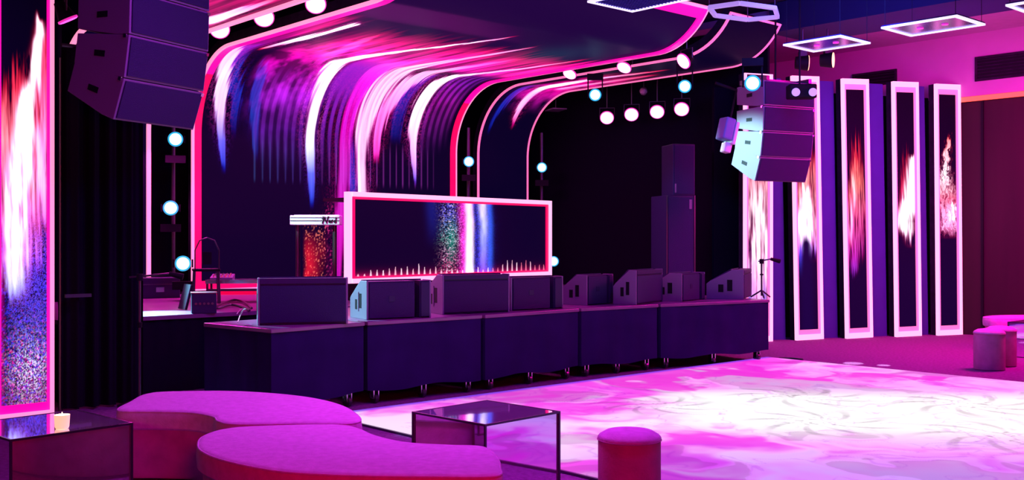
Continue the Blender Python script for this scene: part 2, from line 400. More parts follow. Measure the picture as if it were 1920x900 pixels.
def pic_main(a, b):
    rgb = np.zeros(a.shape+(3,))+np.array(NAVY)
    up = sm(b, 3.2, 6.0)
    rgb += up[..., None]*np.array([.012, .001, .03])
    rgb += (np.exp(-((a-3.6)/.45)**2-((b-6.0)/.8)**2)*.09)[..., None]*np.array([.0, .25, .35])  # teal sheen of the glossy canopy, painted into the picture
    fa = fbm(a*16, b*.6, 31, 3); fb = fbm(a*5, b*3.2, 41, 4); gr = vnoise(a*90, b*60, 3)
    # purple cloud on the bend
    cl = sm(a, .55, .9)*(1-sm(a, 1.7, 1.95))*sm(b, 2.0, 3.3)*(1-sm(b+fa*.6, 5.0, 5.7))
    rgb += (cl*(.10+2.2*np.clip(fb-.36, 0, 1)))[..., None]*mixc((2,(.02,.01,.35)),(2.9,(.45,.01,.7)),(3.6,(1.1,.0,.6)),(4.6,(1.3,.02,.35)),(5.6,(1,.0,.15)))(b)*1.5
    # red field running over the ceiling
    rd = sm(a, .5, 1.2)*sm(b, 3.9, 4.4)*(1-sm(b-.45*(a-2)*sm(a,2,3)*0+(fa-.5)*1.6, 5.3, 6.1))*(.12+1.5*np.clip(fa-.30,0,1))
    rgb += (rd*(1-.6*sm(a,4.2,4.5)))[..., None]*mixc((4,(1.2,.02,.6)),(5.3,(1.1,.01,.25)),(6,(.8,.0,.12)))(b)*2.2
    rd2 = sm(a, .1, .25)*(1-sm(a, .45, .55))*sm(b, 4.7, 5.3)*(1-sm(b, 5.9, 6.6))
    rgb += (rd2*np.clip(fa-.2, 0, 1)*1.5)[..., None]*np.array([1, .01, .25])
    # violet fill with dark fibres between the streaks
    stripe = .5+.5*np.cos(a*2*math.pi/.125)
    st = sm(stripe, .25, .75)
    lowf = 1-sm(b, 2.6, 3.2)
    fill = sm(a, 1.85, 1.95)*(1-sm(a, 2.5, 2.7))*sm(b, 1.6, 2.6)*(1-sm(b, 4.0, 4.6))
    rgb += (fill*(1-lowf*(1-st)))[..., None]*mixc((1.6,(.05,.01,.15)),(2.6,(.18,.01,.42)),(3.6,(.35,.01,.62)),(4.4,(1,.0,.5)))(b)
    fl2 = sm(a, .75, 1.0)*(1-sm(a, 1.68, 1.72))*sm(b, 1.6, 2.3)*(1-sm(b, 2.9, 3.5))
    rgb += (fl2*(.15+.85*st)*(.3+fb))[..., None]*mixc((1.6,(.01,.02,.14)),(2.3,(.12,.01,.30)),(3,(.32,.01,.42)))(b)
    lines = sm(stripe, .86, .98)*sm(a, .8, .9)*(1-sm(a, 4.0, 4.25))*sm(b, 1.5, 1.62)*(1-sm(b, 2.0, 2.3))
    rgb += (lines*(.4+.6*vnoise(a*8, b*0, 5)))[..., None]*.5*mixc((0,(.0,.14,.35)),(1.6,(.08,.03,.35)),(2.6,(.5,.05,.6)),(4.3,(.25,.03,.35)))(a)
    # dark blue slopes
    rgb = streak(rgb, a, b, [(.55,2.2,.04,(0,0,.1)),(.52,2.7,.10,BL),(.30,3.2,.16,(.0,.04,.6)),(.22,3.7,.12,(.1,.02,.5)),(.2,4.1,.08,PU)], .8, 12)
    rgb = streak(rgb, a, b, [(.9,1.9,.03,(0,.02,.2)),(.86,2.5,.09,(.0,.05,.5)),(.75,3.1,.10,(.02,.04,.6)),(.66,3.5,.06,(.1,.02,.5))], .8, 13)
    rgb = streak(rgb, a, b, [(3.35,2.3,.12,(0,.01,.2)),(3.3,3.0,.16,(.01,.02,.5)),(3.4,3.5,.1,(.1,.01,.5)),(3.5,3.8,.05,PU)], .8, 14)
    # purple fibres right of the last streak
    fr = sm(a, 3.75, 3.85)*(1-sm(a, 4.3, 4.45))*sm(b+(a-3.8)*-.6, 1.8, 2.9)*(1-sm(b, 3.9, 4.3))*(.2+.8*st)
    rgb += (fr*(.2+fb))[..., None]*mixc((2,(.2,.02,.4)),(3,(.45,.01,.45)),(3.6,(.25,.01,.5)))(b)
    # the bright streaks
    rgb = streak(rgb, a, b, [(.40,1.72,.03,(.0,.03,.6)),(.37,2.1,.06,(.15,.12,.95)),(.33,2.5,.08,(.8,.5,1.0)),(.2,3.1,.11,(1.1,.7,1.05)),(.08,3.7,.10,PK),(.02,4.1,.06,(1.2,.2,.6)),(0,5.2,.03,PK)], 1.3, 2)
    rgb = streak(rgb, a, b, [(.25,3.2,.05,(.2,.01,.4)),(.2,4.2,.12,(.5,.01,.4)),(.15,5.5,.12,(1,.0,.35)),(.14,6.3,.04,(1,0,.2))], .6, 22)
    rgb = streak(rgb, a, b, [(.40,3.85,.03,RED),(.42,4.3,.06,PK),(.46,4.9,.07,WH),(.46,5.5,.045,WH),(.44,6.05,.05,WH),(.42,6.15,.03,PK)], 1.6, 3, 40)
    rgb = streak(rgb, a, b, [(1.82,1.25,.04,(.0,.02,.4)),(1.82,1.7,.07,(.1,.12,.9)),(1.80,2.1,.09,(.7,.7,1.25)),(1.79,2.6,.115,WH),(1.74,3.2,.13,WH),(1.68,3.7,.13,WH),(1.72,4.15,.10,WH),(1.9,4.9,.06,WH),(2.1,5.6,.045,WH),(2.3,6.4,.03,PK),(2.34,6.7,.02,RED)], 1.4, 4, 18)
    rgb = streak(rgb, a, b, [(1.45,3.5,.08,(.8,.0,.6)),(1.3,4.3,.12,(1.2,.1,.6)),(1.12,5.1,.08,(1.2,.1,.5)),(1.0,5.7,.04,RED)], .9, 15)
    rgb = streak(rgb, a, b, [(2.26,.05,.09,(.75,.01,.65)),(2.32,.9,.10,(1.,.02,.8)),(2.38,1.7,.12,(.9,.05,.9)),(2.42,2.4,.13,(.95,.0,.62)),(2.46,3.2,.17,(1.1,.0,.62)),(2.5,4.0,.2,(1.1,.1,.6)),(2.7,5,.12,(1.1,.02,.5)),(2.8,5.9,.06,RED)], .75, 5)
    rgb = streak(rgb, a, b, [(2.58,.9,.04,(0,.02,.3)),(2.56,1.6,.08,(.03,.05,.7)),(2.55,2.1,.05,(.05,.02,.5))], .8, 16)
    rgb = streak(rgb, a, b, [(2.74,.8,.07,(.7,.6,1.2)),(2.73,1.3,.09,WH),(2.70,1.9,.11,(1.25,.9,1.2)),(2.72,2.6,.19,(1.2,.75,1.1)),(2.78,3.1,.26,(1.2,.75,1.1)),(2.82,3.6,.24,(1.2,.8,1.1)),(2.80,4.2,.12,(1.3,.8,1.1)),(2.9,5.0,.07,PK),(3.0,6.0,.04,PK),(3.05,6.5,.02,RED)], .95, 6, 20)
    rgb = streak(rgb, a, b, [(2.98,2.0,.05,(1,.02,.5)),(3.02,2.7,.12,(1.2,.2,.8)),(3.2,3.4,.17,(1.2,.5,1)),(3.3,4.0,.12,PK),(3.4,4.8,.08,(1.1,.1,.4)),(3.5,5.6,.05,RED)], 1.2, 7)
    rgb = streak(rgb, a, b, [(3.75,1.65,.02,(.1,.05,.7)),(3.72,1.95,.05,(.7,.3,1.1)),(3.68,2.4,.085,(1.3,.7,1.2)),(3.66,2.9,.12,WH),(3.68,3.4,.14,WH),(3.78,3.8,.12,WH),(3.95,4.4,.07,PK),(4.1,5.1,.04,PK),(4.2,6.0,.03,RED)], 1.25, 8, 22)
    rgb = streak(rgb, a, b, [(4.4,4.2,.06,(1,.02,.3)),(4.4,5.2,.09,(1.1,.02,.3)),(4.4,6.1,.05,(.9,.0,.25))], 1.0, 17)
    # gold-red glitter at the foot
    gl = sm(a, 1.66, 1.74)*(1-sm(a, 2.0, 2.12))*(1-sm(b, .75, 1.15))*sm(b, -.1, 0)
    spk = sm(vnoise(a*70, b*45, 77), .70, .86)
    rgb += (gl*(1-sm(a,1.75,1.95)*.7)*sm(fb,.2,.6)*(1-sm(b,.3,.9)))[..., None]*np.array([.8, .01, .02])+(gl*spk)[..., None]*np.array([1.1, .22, .16])*.65
    side = sm(a, 2.0, 2.1)*(1-sm(a, 2.2, 2.3))*(1-sm(b, .8, 1.5))
    rgb += (side*spk)[..., None]*np.array([.6, .02, .2])
    return rgb
curved_screen('curved_led_screen', 'huge curved video screen over the stage showing pink light streaks', -.05, 4.57, 420, 760, pic_main, .034, .10, BANDM, TUBE)
def pic_right(a, b):
    rgb = np.zeros(a.shape+(3,))+np.array(NAVY)
    fa = fbm(a*16, b*.8, 51, 3); fb = fbm(a*7, b*4, 61, 4)
    cloud = sm(a, 5.28, 5.5)*sm(b, 2.95+.0, 3.6)*(1-sm(b+fa, 5.0, 6.2))
    rgb += (cloud*np.clip(fb-.2, 0, 1)*1.6)[..., None]*mixc((3,(.6,.01,.6)),(3.8,(1.2,.0,.45)),(5.5,(1,.0,.2)))(b)
    rgb = streak(rgb, a, b, [(5.25,2.6,.03,(0,.01,.25)),(5.3,3.1,.08,BL),(5.35,3.6,.10,(.1,.02,.6)),(5.4,4,.05,PU)], .9, 18)
    rgb = streak(rgb, a, b, [(5.75,2.75,.03,(1,.0,.4)),(5.72,3.1,.07,PK),(5.70,3.5,.10,PK),(5.65,4.1,.13,WH),(5.6,5.0,.08,PK),(5.75,6.2,.04,RED)], 1.3, 19)
    rgb = streak(rgb, a, b, [(6.0,3.8,.08,PK),(5.98,4.6,.10,(1.2,.3,.7)),(6.0,6.0,.05,RED)], 1.0, 20)
    return rgb
curved_screen('curved_led_screen', 'narrow dark curved screen strip right of the huge one, tip curling up', 5.10, 6.22, 90, 420, pic_right, .026, 0, None, TUBED)
def pic_left(a, b):
    rgb = np.zeros(a.shape+(3,))+np.array(NAVY)
    fa = fbm(a*14, b*.7, 71, 3)
    rd = sm(b, 4.2, 4.8)*(1-sm(b+fa*1.2, 7.0, 7.9))*np.clip(fa-.15, 0, 1)*2
    rgb += rd[..., None]*np.array([1, .01, .22])
    rgb = streak(rgb, a, b, [(-.95,4.3,.1,PK),(-.92,5.2,.13,WH),(-.9,6.0,.06,PK),(-.9,6.6,.03,RED)], 1.2, 21)
    return rgb
curved_screen('curved_led_screen', 'curved screen strip left of the huge one, mostly hidden behind the near speaker array', -1.85, -.72, 80, 380, pic_left, .05, 0, None, TUBE)

# ---- narrow upright screens
def column_screen(label, loc, rz, W, H, picture, na, nb, lean=0, e=.038, eb=.034, et=.08, m1=TUBEW, m2=BANDP, depth=.12, top=True):
    t = thing('column_screen', label, 'LED screen', loc, 0, 'narrow upright screens with glowing frames', rot=(0, -lean, R(rz)))
    A = np.linspace(e+eb, W-e-eb, na); B_ = np.linspace(et+.07, H-et-.08, nb)
    P = np.zeros((na, nb, 3)); P[..., 0] = A[:, None]; P[..., 1] = -.012; P[..., 2] = B_[None]
    u = (A-A[0])/(A[-1]-A[0]); v = (B_-B_[0])/(B_[-1]-B_[0])
    uu, vv = np.meshgrid(u, v, indexing='ij')
    led_mesh('screen', P, picture(uu, vv), M_LED, t)
    MB().box(0, W, 0, depth, 0, H).build('casing', BLK, t)
    f = MB().box(0, e, -.05, 0, 0, H).box(W-e, W, -.05, 0, 0, H).box(e, W-e, -.05, 0, 0, et).box(e, W-e, -.05, 0, H-et if top else H-.01, H)
    f.build('light_frame', m1, t)
    g = MB().box(e, e+eb, -.03, 0, et, H-et).box(W-e-eb, W-e, -.03, 0, et, H-et).box(e+eb, W-e-eb, -.03, 0, et, et+.07).box(e+eb, W-e-eb, -.03, 0, H-et-.08, H-et)
    g.build('inner_glow_band', m2, t)  # glow on the frame reveal, made as an emissive band
    return t
def base_pic(u, v): return np.zeros(u.shape+(3,))+np.array([.005, .0005, .03])*np.clip(1.2-v, .2, 1)[..., None]
def flame(rgb, u, v, cen, wid, top, bot, cmap, seed, amp=1.5, fq=14, ragged=.12):
    """tongues rising to top (v) with fibres; cen/wid functions of v"""
    f = fbm(u*fq*1.6+(v-.5)*4, v*9, seed, 4); f2 = fbm(u*fq*1.5, v*2, seed+5, 2)
    c = cen(v); wv = wid(v)
    d = np.abs(u-c)/np.maximum(wv, .01)
    I = np.exp(-d**2.2)*sm(v, bot-.03, bot+.05)*(1-sm(v+(f2-.5)*ragged*2, top-ragged, top))
    I = np.clip(I*amp*.5*(.35+1.3*f)+(f-.52)*1.5*sm(I, 0, .25), 0, None)*1.3
    return rgb + np.stack([I, np.minimum(I, I**2), np.minimum(I, I**1.6)], -1)*cmap(v)
def I_(xs, ys): return lambda v: np.interp(v, xs, ys)
def pic_near(u, v):       # big near screen at the left edge; v measured on full height, the frame cuts the top
    rgb = base_pic(u, v); g = vnoise(u*75, v*620, 9); f = fbm(u*22, v*14, 8, 3)
    rgb = flame(rgb, u, v, I_([0,.5,.9],[.3,.35,.45]), I_([0,.3,.6,.75],[.6,.6,.5,.4]), .76, .30, mixc((.3,(.2,.02,.6)),(.45,(.9,.2,.7)),(.6,(1.2,.3,.4)),(.72,(1,.03,.08))), 101, 2.0, 16, .10)
    rgb = flame(rgb, u, v, I_([.5,.9],[.85,.92]), I_([.5,.9],[.16,.12]), .87, .40, mixc((.35,(.5,.02,.8)),(.5,(1.2,.4,1)),(.7,(1,.1,.3)),(.86,(1,.02,.06))), 102, 2.2, 14, .05)
    rgb = flame(rgb, u, v, I_([.15,.3,.5,.7,.85],[.22,.25,.40,.62,.86]), I_([.15,.3,.5,.7,.87],[.22,.26,.24,.17,.07]), .885, .24, mixc((.2,(.1,.2,1)),(.32,(.9,.8,1.4)),(.5,WH),(.85,WH)), 103, 3.2, 6, .03)
    low = (1-sm(v, .30, .48))
    blue = low*sm(u+.25*f, .12, .45)*sm(g*1.0+.25*f, .42, .8)
    rgb += blue[..., None]*mixc((0,(.35,.05,.30)),(.15,(.10,.06,.65)),(.3,(.12,.05,.9)),(.45,(.7,.1,.9)))(v)*1.0
    rgb += (low*(1-sm(u,.0,.12)))[..., None]*np.array([.25,.0,.15])
    wsp = np.exp(-((u-.62)/.38)**2-((v-.075)/.07)**2)*sm(vnoise(u*58, v*420, 19), .45, .8)
    rgb += wsp[..., None]*np.array([.8, .8, .9]); tint = vnoise(u*40, v*320, 23)
    rgb += (np.exp(-((v-.08)/.1)**2)*sm(tint, .6, .85))[..., None]*np.array([.6, .0, .15])
    rgb += (low*sm(vnoise(u*30, v*250, 29), .55, .9)*.6)[..., None]*np.array([.02, .02, .9])
    return rgb
NL = (-4.34, 8.705)
column_screen('tall glowing screen nearest the camera at the left edge, full of white fire', (*NL, 0), 42, .475, WT, pic_near, 90, 700, 0, .03, .022, .035, TUBE, BANDM)
LN = R(1.15)
def pic_p0(u, v):
    rgb = base_pic(u, v)
    rgb = flame(rgb, u, v, I_([0,1],[.55,.55]), I_([0,.3,.6],[.7,.7,.6]), .66, -.05, mixc((0,(.6,.3,1.2)),(.2,PK),(.45,WH),(.65,(1,.2,.3))), 111, 2.2, 10, .06)
    bl = np.exp(-((u-.12)/.2)**2-((v-.05)/.18)**2)+np.exp(-((u-.85)/.1)**2-((v-.1)/.12)**2)
    return rgb*(1-.95*np.clip(bl, 0, 1))[..., None]+bl[..., None]*np.array([.02, .02, .5])
def pic_p1(u, v):
    rgb = base_pic(u, v)
    rgb = flame(rgb, u, v, I_([0,1],[.45,.5]), I_([.3,.55,.75],[.75,.6,.4]), .76, .30, mixc((.3,(.2,.05,1)),(.4,PK),(.55,(1.3,.5,.5)),(.72,(1,.05,.08))), 121, 1.5, 16, .10)
    rgb = flame(rgb, u, v, I_([0,1],[.5,.5]), I_([.3,.45,.55],[.5,.42,.2]), .60, .30, mixc((.3,(.3,.2,1)),(.42,WH),(.6,WH)), 122, 2.4, 6, .05)
    hole = np.exp(-((u-.45)/.33)**4)*(1-sm(v+(u-.45)**2*.6, .36, .415))
    return rgb*(1-hole)[..., None]+(hole)[..., None]*np.array([.006, .001, .05])+(np.exp(-((u-.12)/.1)**2-((v-.33)/.06)**2)*.8)[..., None]*np.array([.05,.05,.9])
def pic_p2(u, v):
    rgb = base_pic(u, v)
    rgb = flame(rgb, u, v, I_([.2,.5,.8],[.15,.55,.5]), I_([.2,.35,.5,.7],[.15,.5,.55,.25]), .78, .22, mixc((.2,(.1,.02,.6)),(.3,(.6,.02,.5)),(.45,(1,.1,.4)),(.6,(1.1,.25,.2)),(.72,(1,.03,.05))), 131, 1.5, 16, .12)
    rgb = flame(rgb, u, v, I_([.3,.5,.7],[.05,.25,.45]), I_([.3,.5,.7],[.14,.2,.08]), .72, .35, mixc((.3,(1,.1,.6)),(.45,PK),(.7,(1.2,.6,.4))), 132, 1.8, 10, .08)
    return rgb
def pic_p3(u, v):
    rgb = base_pic(u, v)
    rgb = flame(rgb, u, v, I_([.4,.75],[.15,.55]), I_([.4,.75],[.3,.12]), .76, .44, mixc((.4,(.9,.05,.6)),(.6,(1,.03,.1)),(.75,(.8,.02,.03))), 141, 1.2, 16, .1)
    rgb = flame(rgb, u, v, I_([.3,.4,.45,.55,.72],[.75,.7,.4,.85,.95]), I_([.3,.38,.44,.55,.7],[.15,.25,.6,.4,.25]), .735, .36, mixc((.3,(.8,.2,1)),(.42,WH),(.7,WH)), 142, 2.5, 8, .03)
    return rgb
def pic_p4(u, v):
    rgb = base_pic(u, v); f = fbm(u*9, v*50, 150, 3)
    rgb = flame(rgb, u+(f-.5)*.5, v, I_([.4,.55,.65,.85],[.5,.35,.28,.62]), I_([.4,.5,.62,.7,.83],[.5,.5,.38,.22,.06]), .83, .40, mixc((.38,PK),(.46,PK),(.55,(1.1,.2,.35)),(.66,WH),(.74,(1.2,.5,.6)),(.82,(1,.1,.1))), 151, 1.9, 12, .04)
    rgb = flame(rgb, u+(f-.5)*.4, v, I_([.4,.5],[.3,.85]), I_([.4,.5],[.3,.25]), .53, .42, mixc((.4,(1,.4,.8)),(.5,WH)), 152, 1.6, 10, .04)
    return rgb
for s, pic, lab, ln, sh in [(-.878, pic_p0, 'pale pink upright screen behind the mic stand at the right end of the stage', 0, .0),
                    (0, pic_p1, 'upright screen with white fire over a blue arch, partly behind the far speaker array', LN, .0),
                    (.88, pic_p2, 'upright screen with a thin orange and magenta flame, second right of the far speaker array', LN, .0),
                    (1.78, pic_p3, 'upright screen with a white plume leaning against its right edge', R(.9), .0),
                    (2.56, pic_p4, 'upright screen with a feather shaped flame, nearest the dark red wall', R(.6), .0)]:
    column_screen(lab, (*prow(s), 0), PA, .475, WT, pic, 48, 420, ln, top=s > -.5)

# ---- LED dance floor
def pic_floor(u, n):
    wx = fbm(u*1.1, n*1.1, 201, 4)*2.6; wy = fbm(u*1.1+7, n*1.1+3, 211, 4)*2.6
    p = fbm(u*.8+wx, n*.8+wy, 221, 4)
    ridg = 1-np.abs(2*fbm(u*1.6+wx*1.3, n*1.6+wy, 231, 4)-1)
    line = sm(ridg, .975, .995)*sm(fbm(u*.7, n*.7, 271, 2), .30, .5)
    Yw = u*ST-n*CT; Xw = u*CT+n*ST
    core = np.exp(-((Yw-9.0+.10*(Xw-2.5))/1.25)**4)*sm(Xw, .3, 2.2)*1.0+.55*np.exp(-((Yw-8.2)/1.3)**2)*(1-sm(Xw, .3, 2.2))
    k = sm(p*1.1+core*.55, .58, .92)
    pink = mixc((.2,(1.0,.02,.75)),(.42,(.95,.10,.88)),(.55,(1.,.35,.95)),(.8,(1.,.6,1.0)))(p+.12*core)
    white = mixc((0,(.80,.42,1.0)),(.5,(1.0,.72,1.0)),(.9,(1.1,1.08,1.1)))(np.clip(core, 0, 1))
    rgb = pink*(1-k[..., None])+white*k[..., None]
    petal = sm(fbm(u*1.4+wx*1.1, n*1.4+wy*1.1, 281, 3), .52, .54)*.22
    rgb *= (1-petal*(1-.7*sm(core, .6, 1)))[..., None]*np.array([1, 1, 1])
    rgb *= 1-(.40*line)[..., None]*np.array([.5, 1, .2])
    vein = sm(np.abs(2*fbm(u*3+wx*1.8, n*3+wy*1.8, 291, 3)-1), .0, .05)
    rgb *= 1-((1-vein)*.30)[..., None]*np.array([.45, 1, .15])
    mg = sm(fbm(u*1.3+wx*.8, n*1.3+wy*.8, 241, 4), .52, .60)*(1-sm(core, .35, .8))*sm(np.abs(Yw-8), .4, 2.4)
    rgb = rgb*(1-.85*mg[..., None])+mg[..., None]*.85*np.array([.9, .02, .72])
    # flower centres: fine dark stippling
    for cu, cn, r_ in ((8.6,-5.5,.5),(7.5,-4.6,.45),(9.3,-4.2,.5),(8.0,-3.35,.5),(7.2,-6.1,.4)):
        d = np.hypot(u-cu, n-cn)/r_
        ang = np.arctan2(n-cn, u-cu)
        pet = sm(np.cos(ang*9+d*5+wx), .55, .95)*np.exp(-((d-.9)/.45)**2)
        dots = sm(vnoise(u*30, n*30, 261), .72, .85)*np.exp(-(d/.75)**2)
        rgb *= (1-.45*np.clip(pet*.7+dots, 0, 1))[..., None]*np.array([1, 1, 1])
    bl = (1-sm(n+7.62, .02, .14))*.8
    rgb = rgb*(1-bl[..., None])+bl[..., None]*np.array([.10, .04, .85])
    bot = (1-sm(Yw+(p-.4)*1.5, 6.9, 7.8))*.75*sm(Xw, .2, 1.2)
    rgb = rgb*(1-bot[..., None])+bot[..., None]*rgb*np.array([.62, .60, 1.0])
    return rgb
u0, u1, n0, n1 = 4.72, 11.2, -7.62, -1.2
cfl = UN(u0, n0)
df = thing('led_dance_floor', 'glowing white and pink flower patterned video dance floor', 'dance floor', (*cfl, 0), TH)
A = np.linspace(0, u1-u0, 520); B_ = np.linspace(0, n1-n0, 520)
P = np.zeros((520, 520, 3)); P[..., 0] = A[:, None]; P[..., 1] = -B_[None]; P[..., 2] = .022
aa, bb = np.meshgrid(A+u0, B_+n0, indexing='ij')
fs_ = led_mesh('lit_surface', P[:, ::-1], pic_floor(aa, bb)[:, ::-1], M_FLOORLED, df)
MB().box(-.008, u1-u0+.008, -(n1-n0)-.008, .008, 0, .018).build('edge_trim', EDGE, df)
lamp('floor_spill', 'AREA', UN(8, -4.5)+(.35,), UN(8, -4.5)+(5,), (1, .45, .95), 25, 3)

# ================================================================ STAGE
st = MB(); zt = .76
poly = [UN(3.3,-9.85), UN(12.2,-9.85), UN(12.2,-14.3), UN(3.3,-14.3)]
st.slab(poly, zt-.04, zt)
ms = tag(thing('stage', 'main black stage floor in front of the curved screens', 'stage', (*UN(3.3,-9.85), 0), TH), 'main black stage floor in front of the curved screens', 'stage')
MB().box(0, 8.9, 0, 4.45, zt-.04, zt).build('deck', STAGEF, ms)
sk = MB(); N = 260
vs = []
for i in range(N):
    x = 8.9*i/(N-1); y = .03+.012*math.sin(x*38)
    vs += [(x, y, .0), (x, y, zt-.04)]
sk.add(vs, [(2*i, 2*i+2, 2*i+3, 2*i+1) for i in range(N-1)])
sk.build('skirt', DRAPE, ms, smooth=True)
side = MB(); vs = []
for i in range(130):
    y = .03+4.4*i/129; x = .02+.012*math.sin(y*38)
    vs += [(x, y, .0), (x, y, zt-.04)]
side.add(vs, [(2*i, 2*i+2, 2*i+3, 2*i+1) for i in range(129)])
side.build('skirt', DRAPE, ms, smooth=True)

# rolling risers along the front, hung with dark cloth
FP = [(-2.0,8.64), (-1.305,9.43), (-.264,10.3), (.754,11.29), (1.72,12.02), (3.23,12.93)]
RL = ['nearest skirted riser at the left end, carrying the big plain wedge', 'second skirted riser from the left, behind the mirrored cube table',
      'middle skirted riser of the five along the stage front', 'fourth skirted riser from the left with diagonal creases', 'farthest and longest skirted riser at the right end, beside the blue column']
for i in range(5):
    a, b_ = Vector(FP[i]), Vector(FP[i+1]); d = b_-a; L = d.length-.055; ang = math.degrees(math.atan2(d.y, d.x))
    D = 1.0 if i == 0 else 1.85
    ir = .10 if i == 1 else 0; il = .10 if i == 2 else 0    # the units splay, so the backs are cut in
    t = thing('stage_riser', RL[i], 'stage platform', (a.x, a.y, 0), ang, 'skirted rolling risers along the stage front')
    MB().slab([(-.01,-.01), (L+.01,-.01), (L+.01-ir,D), (-.01+il,D)], zt-.035, zt).build('deck', STAGEF, t, bevel=.006)
    rnd = random.Random(i); loop = []
    def wav(s_, k): return .006*math.sin(s_*9+k)+.004*math.sin(s_*23+k*2)
    pts = []
    n1_ = 40
    for q in range(n1_+1): pts.append((L*q/n1_, wav(L*q/n1_, i), 0))
    for q in range(1, 25): pts.append((L-ir*q/24+wav(q*.1, i+3), D*q/24, 0))
    for q in range(1, n1_+1): pts.append((L-ir-(L-ir-il)*q/n1_, D, 0))
    for q in range(1, 24): pts.append((il-il*q/24+wav(q*.1, i+5), D-D*q/24, 0))
    n_ = len(pts); vs = []; zs = [.125, .25, .45, zt-.036]
    for z in zs:
        for q, (x, y, _) in enumerate(pts):
            sag = .014*math.sin(x*7+i*2+z*4) if z < .2 else 0
            dg = .006*math.sin((x*10+z*14))*(1 if i == 3 else .3)*(1-z/zt)
            vs.append((x, y-dg, z+sag))
    fs = [(j*n_+q, j*n_+(q+1)%n_, (j+1)*n_+(q+1)%n_, (j+1)*n_+q) for j in range(3) for q in range(n_)]
    MB().add(vs, fs).build('skirt', SKIRT, t, smooth=True)
    MB().slab([(.04,.05), (L-.04,.05), (L-.04-ir,D-.05), (.04+il,D-.05)], .16, zt-.04).build('frame', DARK, t)
    for cx, cy in ((.12,.08), (L/2,.08), (L-.12,.08), (.12+il,D-.1), (L-.12-ir,D-.1)):
        c = MB().cyl((cx-.016, cy, .05), (cx+.016, cy, .05), .05, n=20)
        co = c.build('caster', METAL, t, smooth=True)
        MB().box(cx-.03, cx-.02, cy-.03, cy+.03, .045, .16).box(cx+.02, cx+.03, cy-.03, cy+.03, .045, .16).box(cx-.035, cx+.035, cy-.035, cy+.035, .15, .17).build('bracket', CHROME, co)

# ---- black masking drape beside the near screen
dr = thing('black_drape', 'tall black masking curtain between the near glowing screen and the stage', 'curtain', (-3.93, 9.07, 0), TH)
vs = []; N = 140
for i in range(N):
    x = .72*i/(N-1); y = .05*math.sin(x*40)+.02*math.sin(x*91)
    vs += [(x, y, .02), (x, y, 3.19)]
MB().add(vs, [(2*i, 2*i+2, 2*i+3, 2*i+1) for i in range(N-1)]).build('cloth', DRAPE, dr, smooth=True)
MB().cyl((0,0,3.2), (.74,0,3.2), .02).build('rail', METAL, dr)
MB().cyl((.02,.08,0), (.02,.08,3.2), .02).cyl((.72,.08,0), (.72,.08,3.2), .02).build('upright', METAL, dr)
MB().box(.0, .22, -.11, -.08, 1.0, 1.03).build('cross_bar', METAL, dr)
dr.children[-1].location = (0, 0, -.1)
dr2 = thing('black_drape', 'black curtain at the back left corner behind the stage left gear', 'curtain', (*UN(3.5,-12.9), zt), TH)
vs = []; N = 200
for i in range(N):
    x = .85*i/(N-1); y = .04*math.sin(x*38)
    vs += [(x, y, .0), (x, y, 3.4)]
MB().add(vs, [(2*i, 2*i+2, 2*i+3, 2*i+1) for i in range(N-1)]).build('cloth', DRAPE, dr2, smooth=True)

# ================================================================ DJ BOOTH
bl_, br_ = (-1.955, 12.3), (.547, 15.25)
d = Vector(br_)-Vector(bl_); BW = d.length; bang = math.degrees(math.atan2(d.y, d.x))
zb = .985; BH = 2.072-zb
bt = thing('dj_booth', 'wide booth with a dark video front in a glowing pink frame, centre stage', 'DJ booth', (*bl_, zt), bang)
def pic_booth(u, v):
    rgb = np.zeros(u.shape+(3,))+np.array([.004, .0005, .022])
    f = fbm(u*60, v*6, 301, 3); g = vnoise(u*240, v*95, 303); g2 = vnoise(u*200, v*80, 304); wob = (fbm(v*3, v*0, 305, 2)-.5)*.012
    u = u+wob
    def band(c, w_, lo=2.2): return np.exp(-np.abs((u-c)/w_)**lo)
    rgb += (band(.36, .03)*sm(v, .3, .9)*.8)[..., None]*np.array([.002, .01, .18])
    sp = band(.45, .05, 3)*sm(g, .45, .85)
    rgb += sp[..., None]*mixc((0,(.75,.03,.2)),(.3,(.5,.15,.35)),(.5,(.15,.5,.45)),(.8,(.15,.12,.8)),(1,(.1,.08,.8)))(v)
    rgb += (band(.45, .045)*sm(g2, .7, .9))[..., None]*np.array([.7, .5, .7])
    rgb += (band(.455,.02)*np.exp(-((v-.45)/.25)**2)*.3)[..., None]*np.array([.0,.5,.35])
    rgb += (band(.525, .025)*(.5+f)*(.6+.8*sm(g,.3,.7)))[..., None]*np.array([1.1, .03, .7])
    rgb += (band(.552, .020, 3)*(.6+f)*1.4)[..., None]*mixc((0,(1.2,1,1.2)),(.5,(1.2,.9,1.2)),(1,(1,.55,1)))(v)
    rgb += (band(.61, .055)*(.3+.9*sm(g, .35, .7)))[..., None]*np.array([.02, .02, .6])
    rgb += (band(.628, .020)*(.5+f))[..., None]*mixc((0,(.3,.1,.9)),(.4,(.3,.3,1)),(.7,(.7,.7,1.2)),(1,(1.1,.9,1.2)))(v)
    rgb += (band(.665, .015)*.8)[..., None]*np.array([.03, .12, .9])
    # equaliser spikes along the foot
    for j in range(36):
        c = (j+.6)/36; h = .07+.13*random.random()**1.3
        if .30 < c < .72: h *= .5
        if c < .07: h = .03
        s_ = (1-sm(np.abs(u-wob-c), .001, .0055*np.clip(1-v/h, .05, 1)+.001))*(v < h)
        rgb += s_[..., None]*np.array(random.choice([(1.2,.6,.8),(1.1,.2,.35),(1.2,.8,1)]))
    rgb += (np.exp(-v/.03)*.6)[..., None]*np.array([.8, .01, .15])
    return rgb
e, eb = .055, .05; z_ = zb-zt
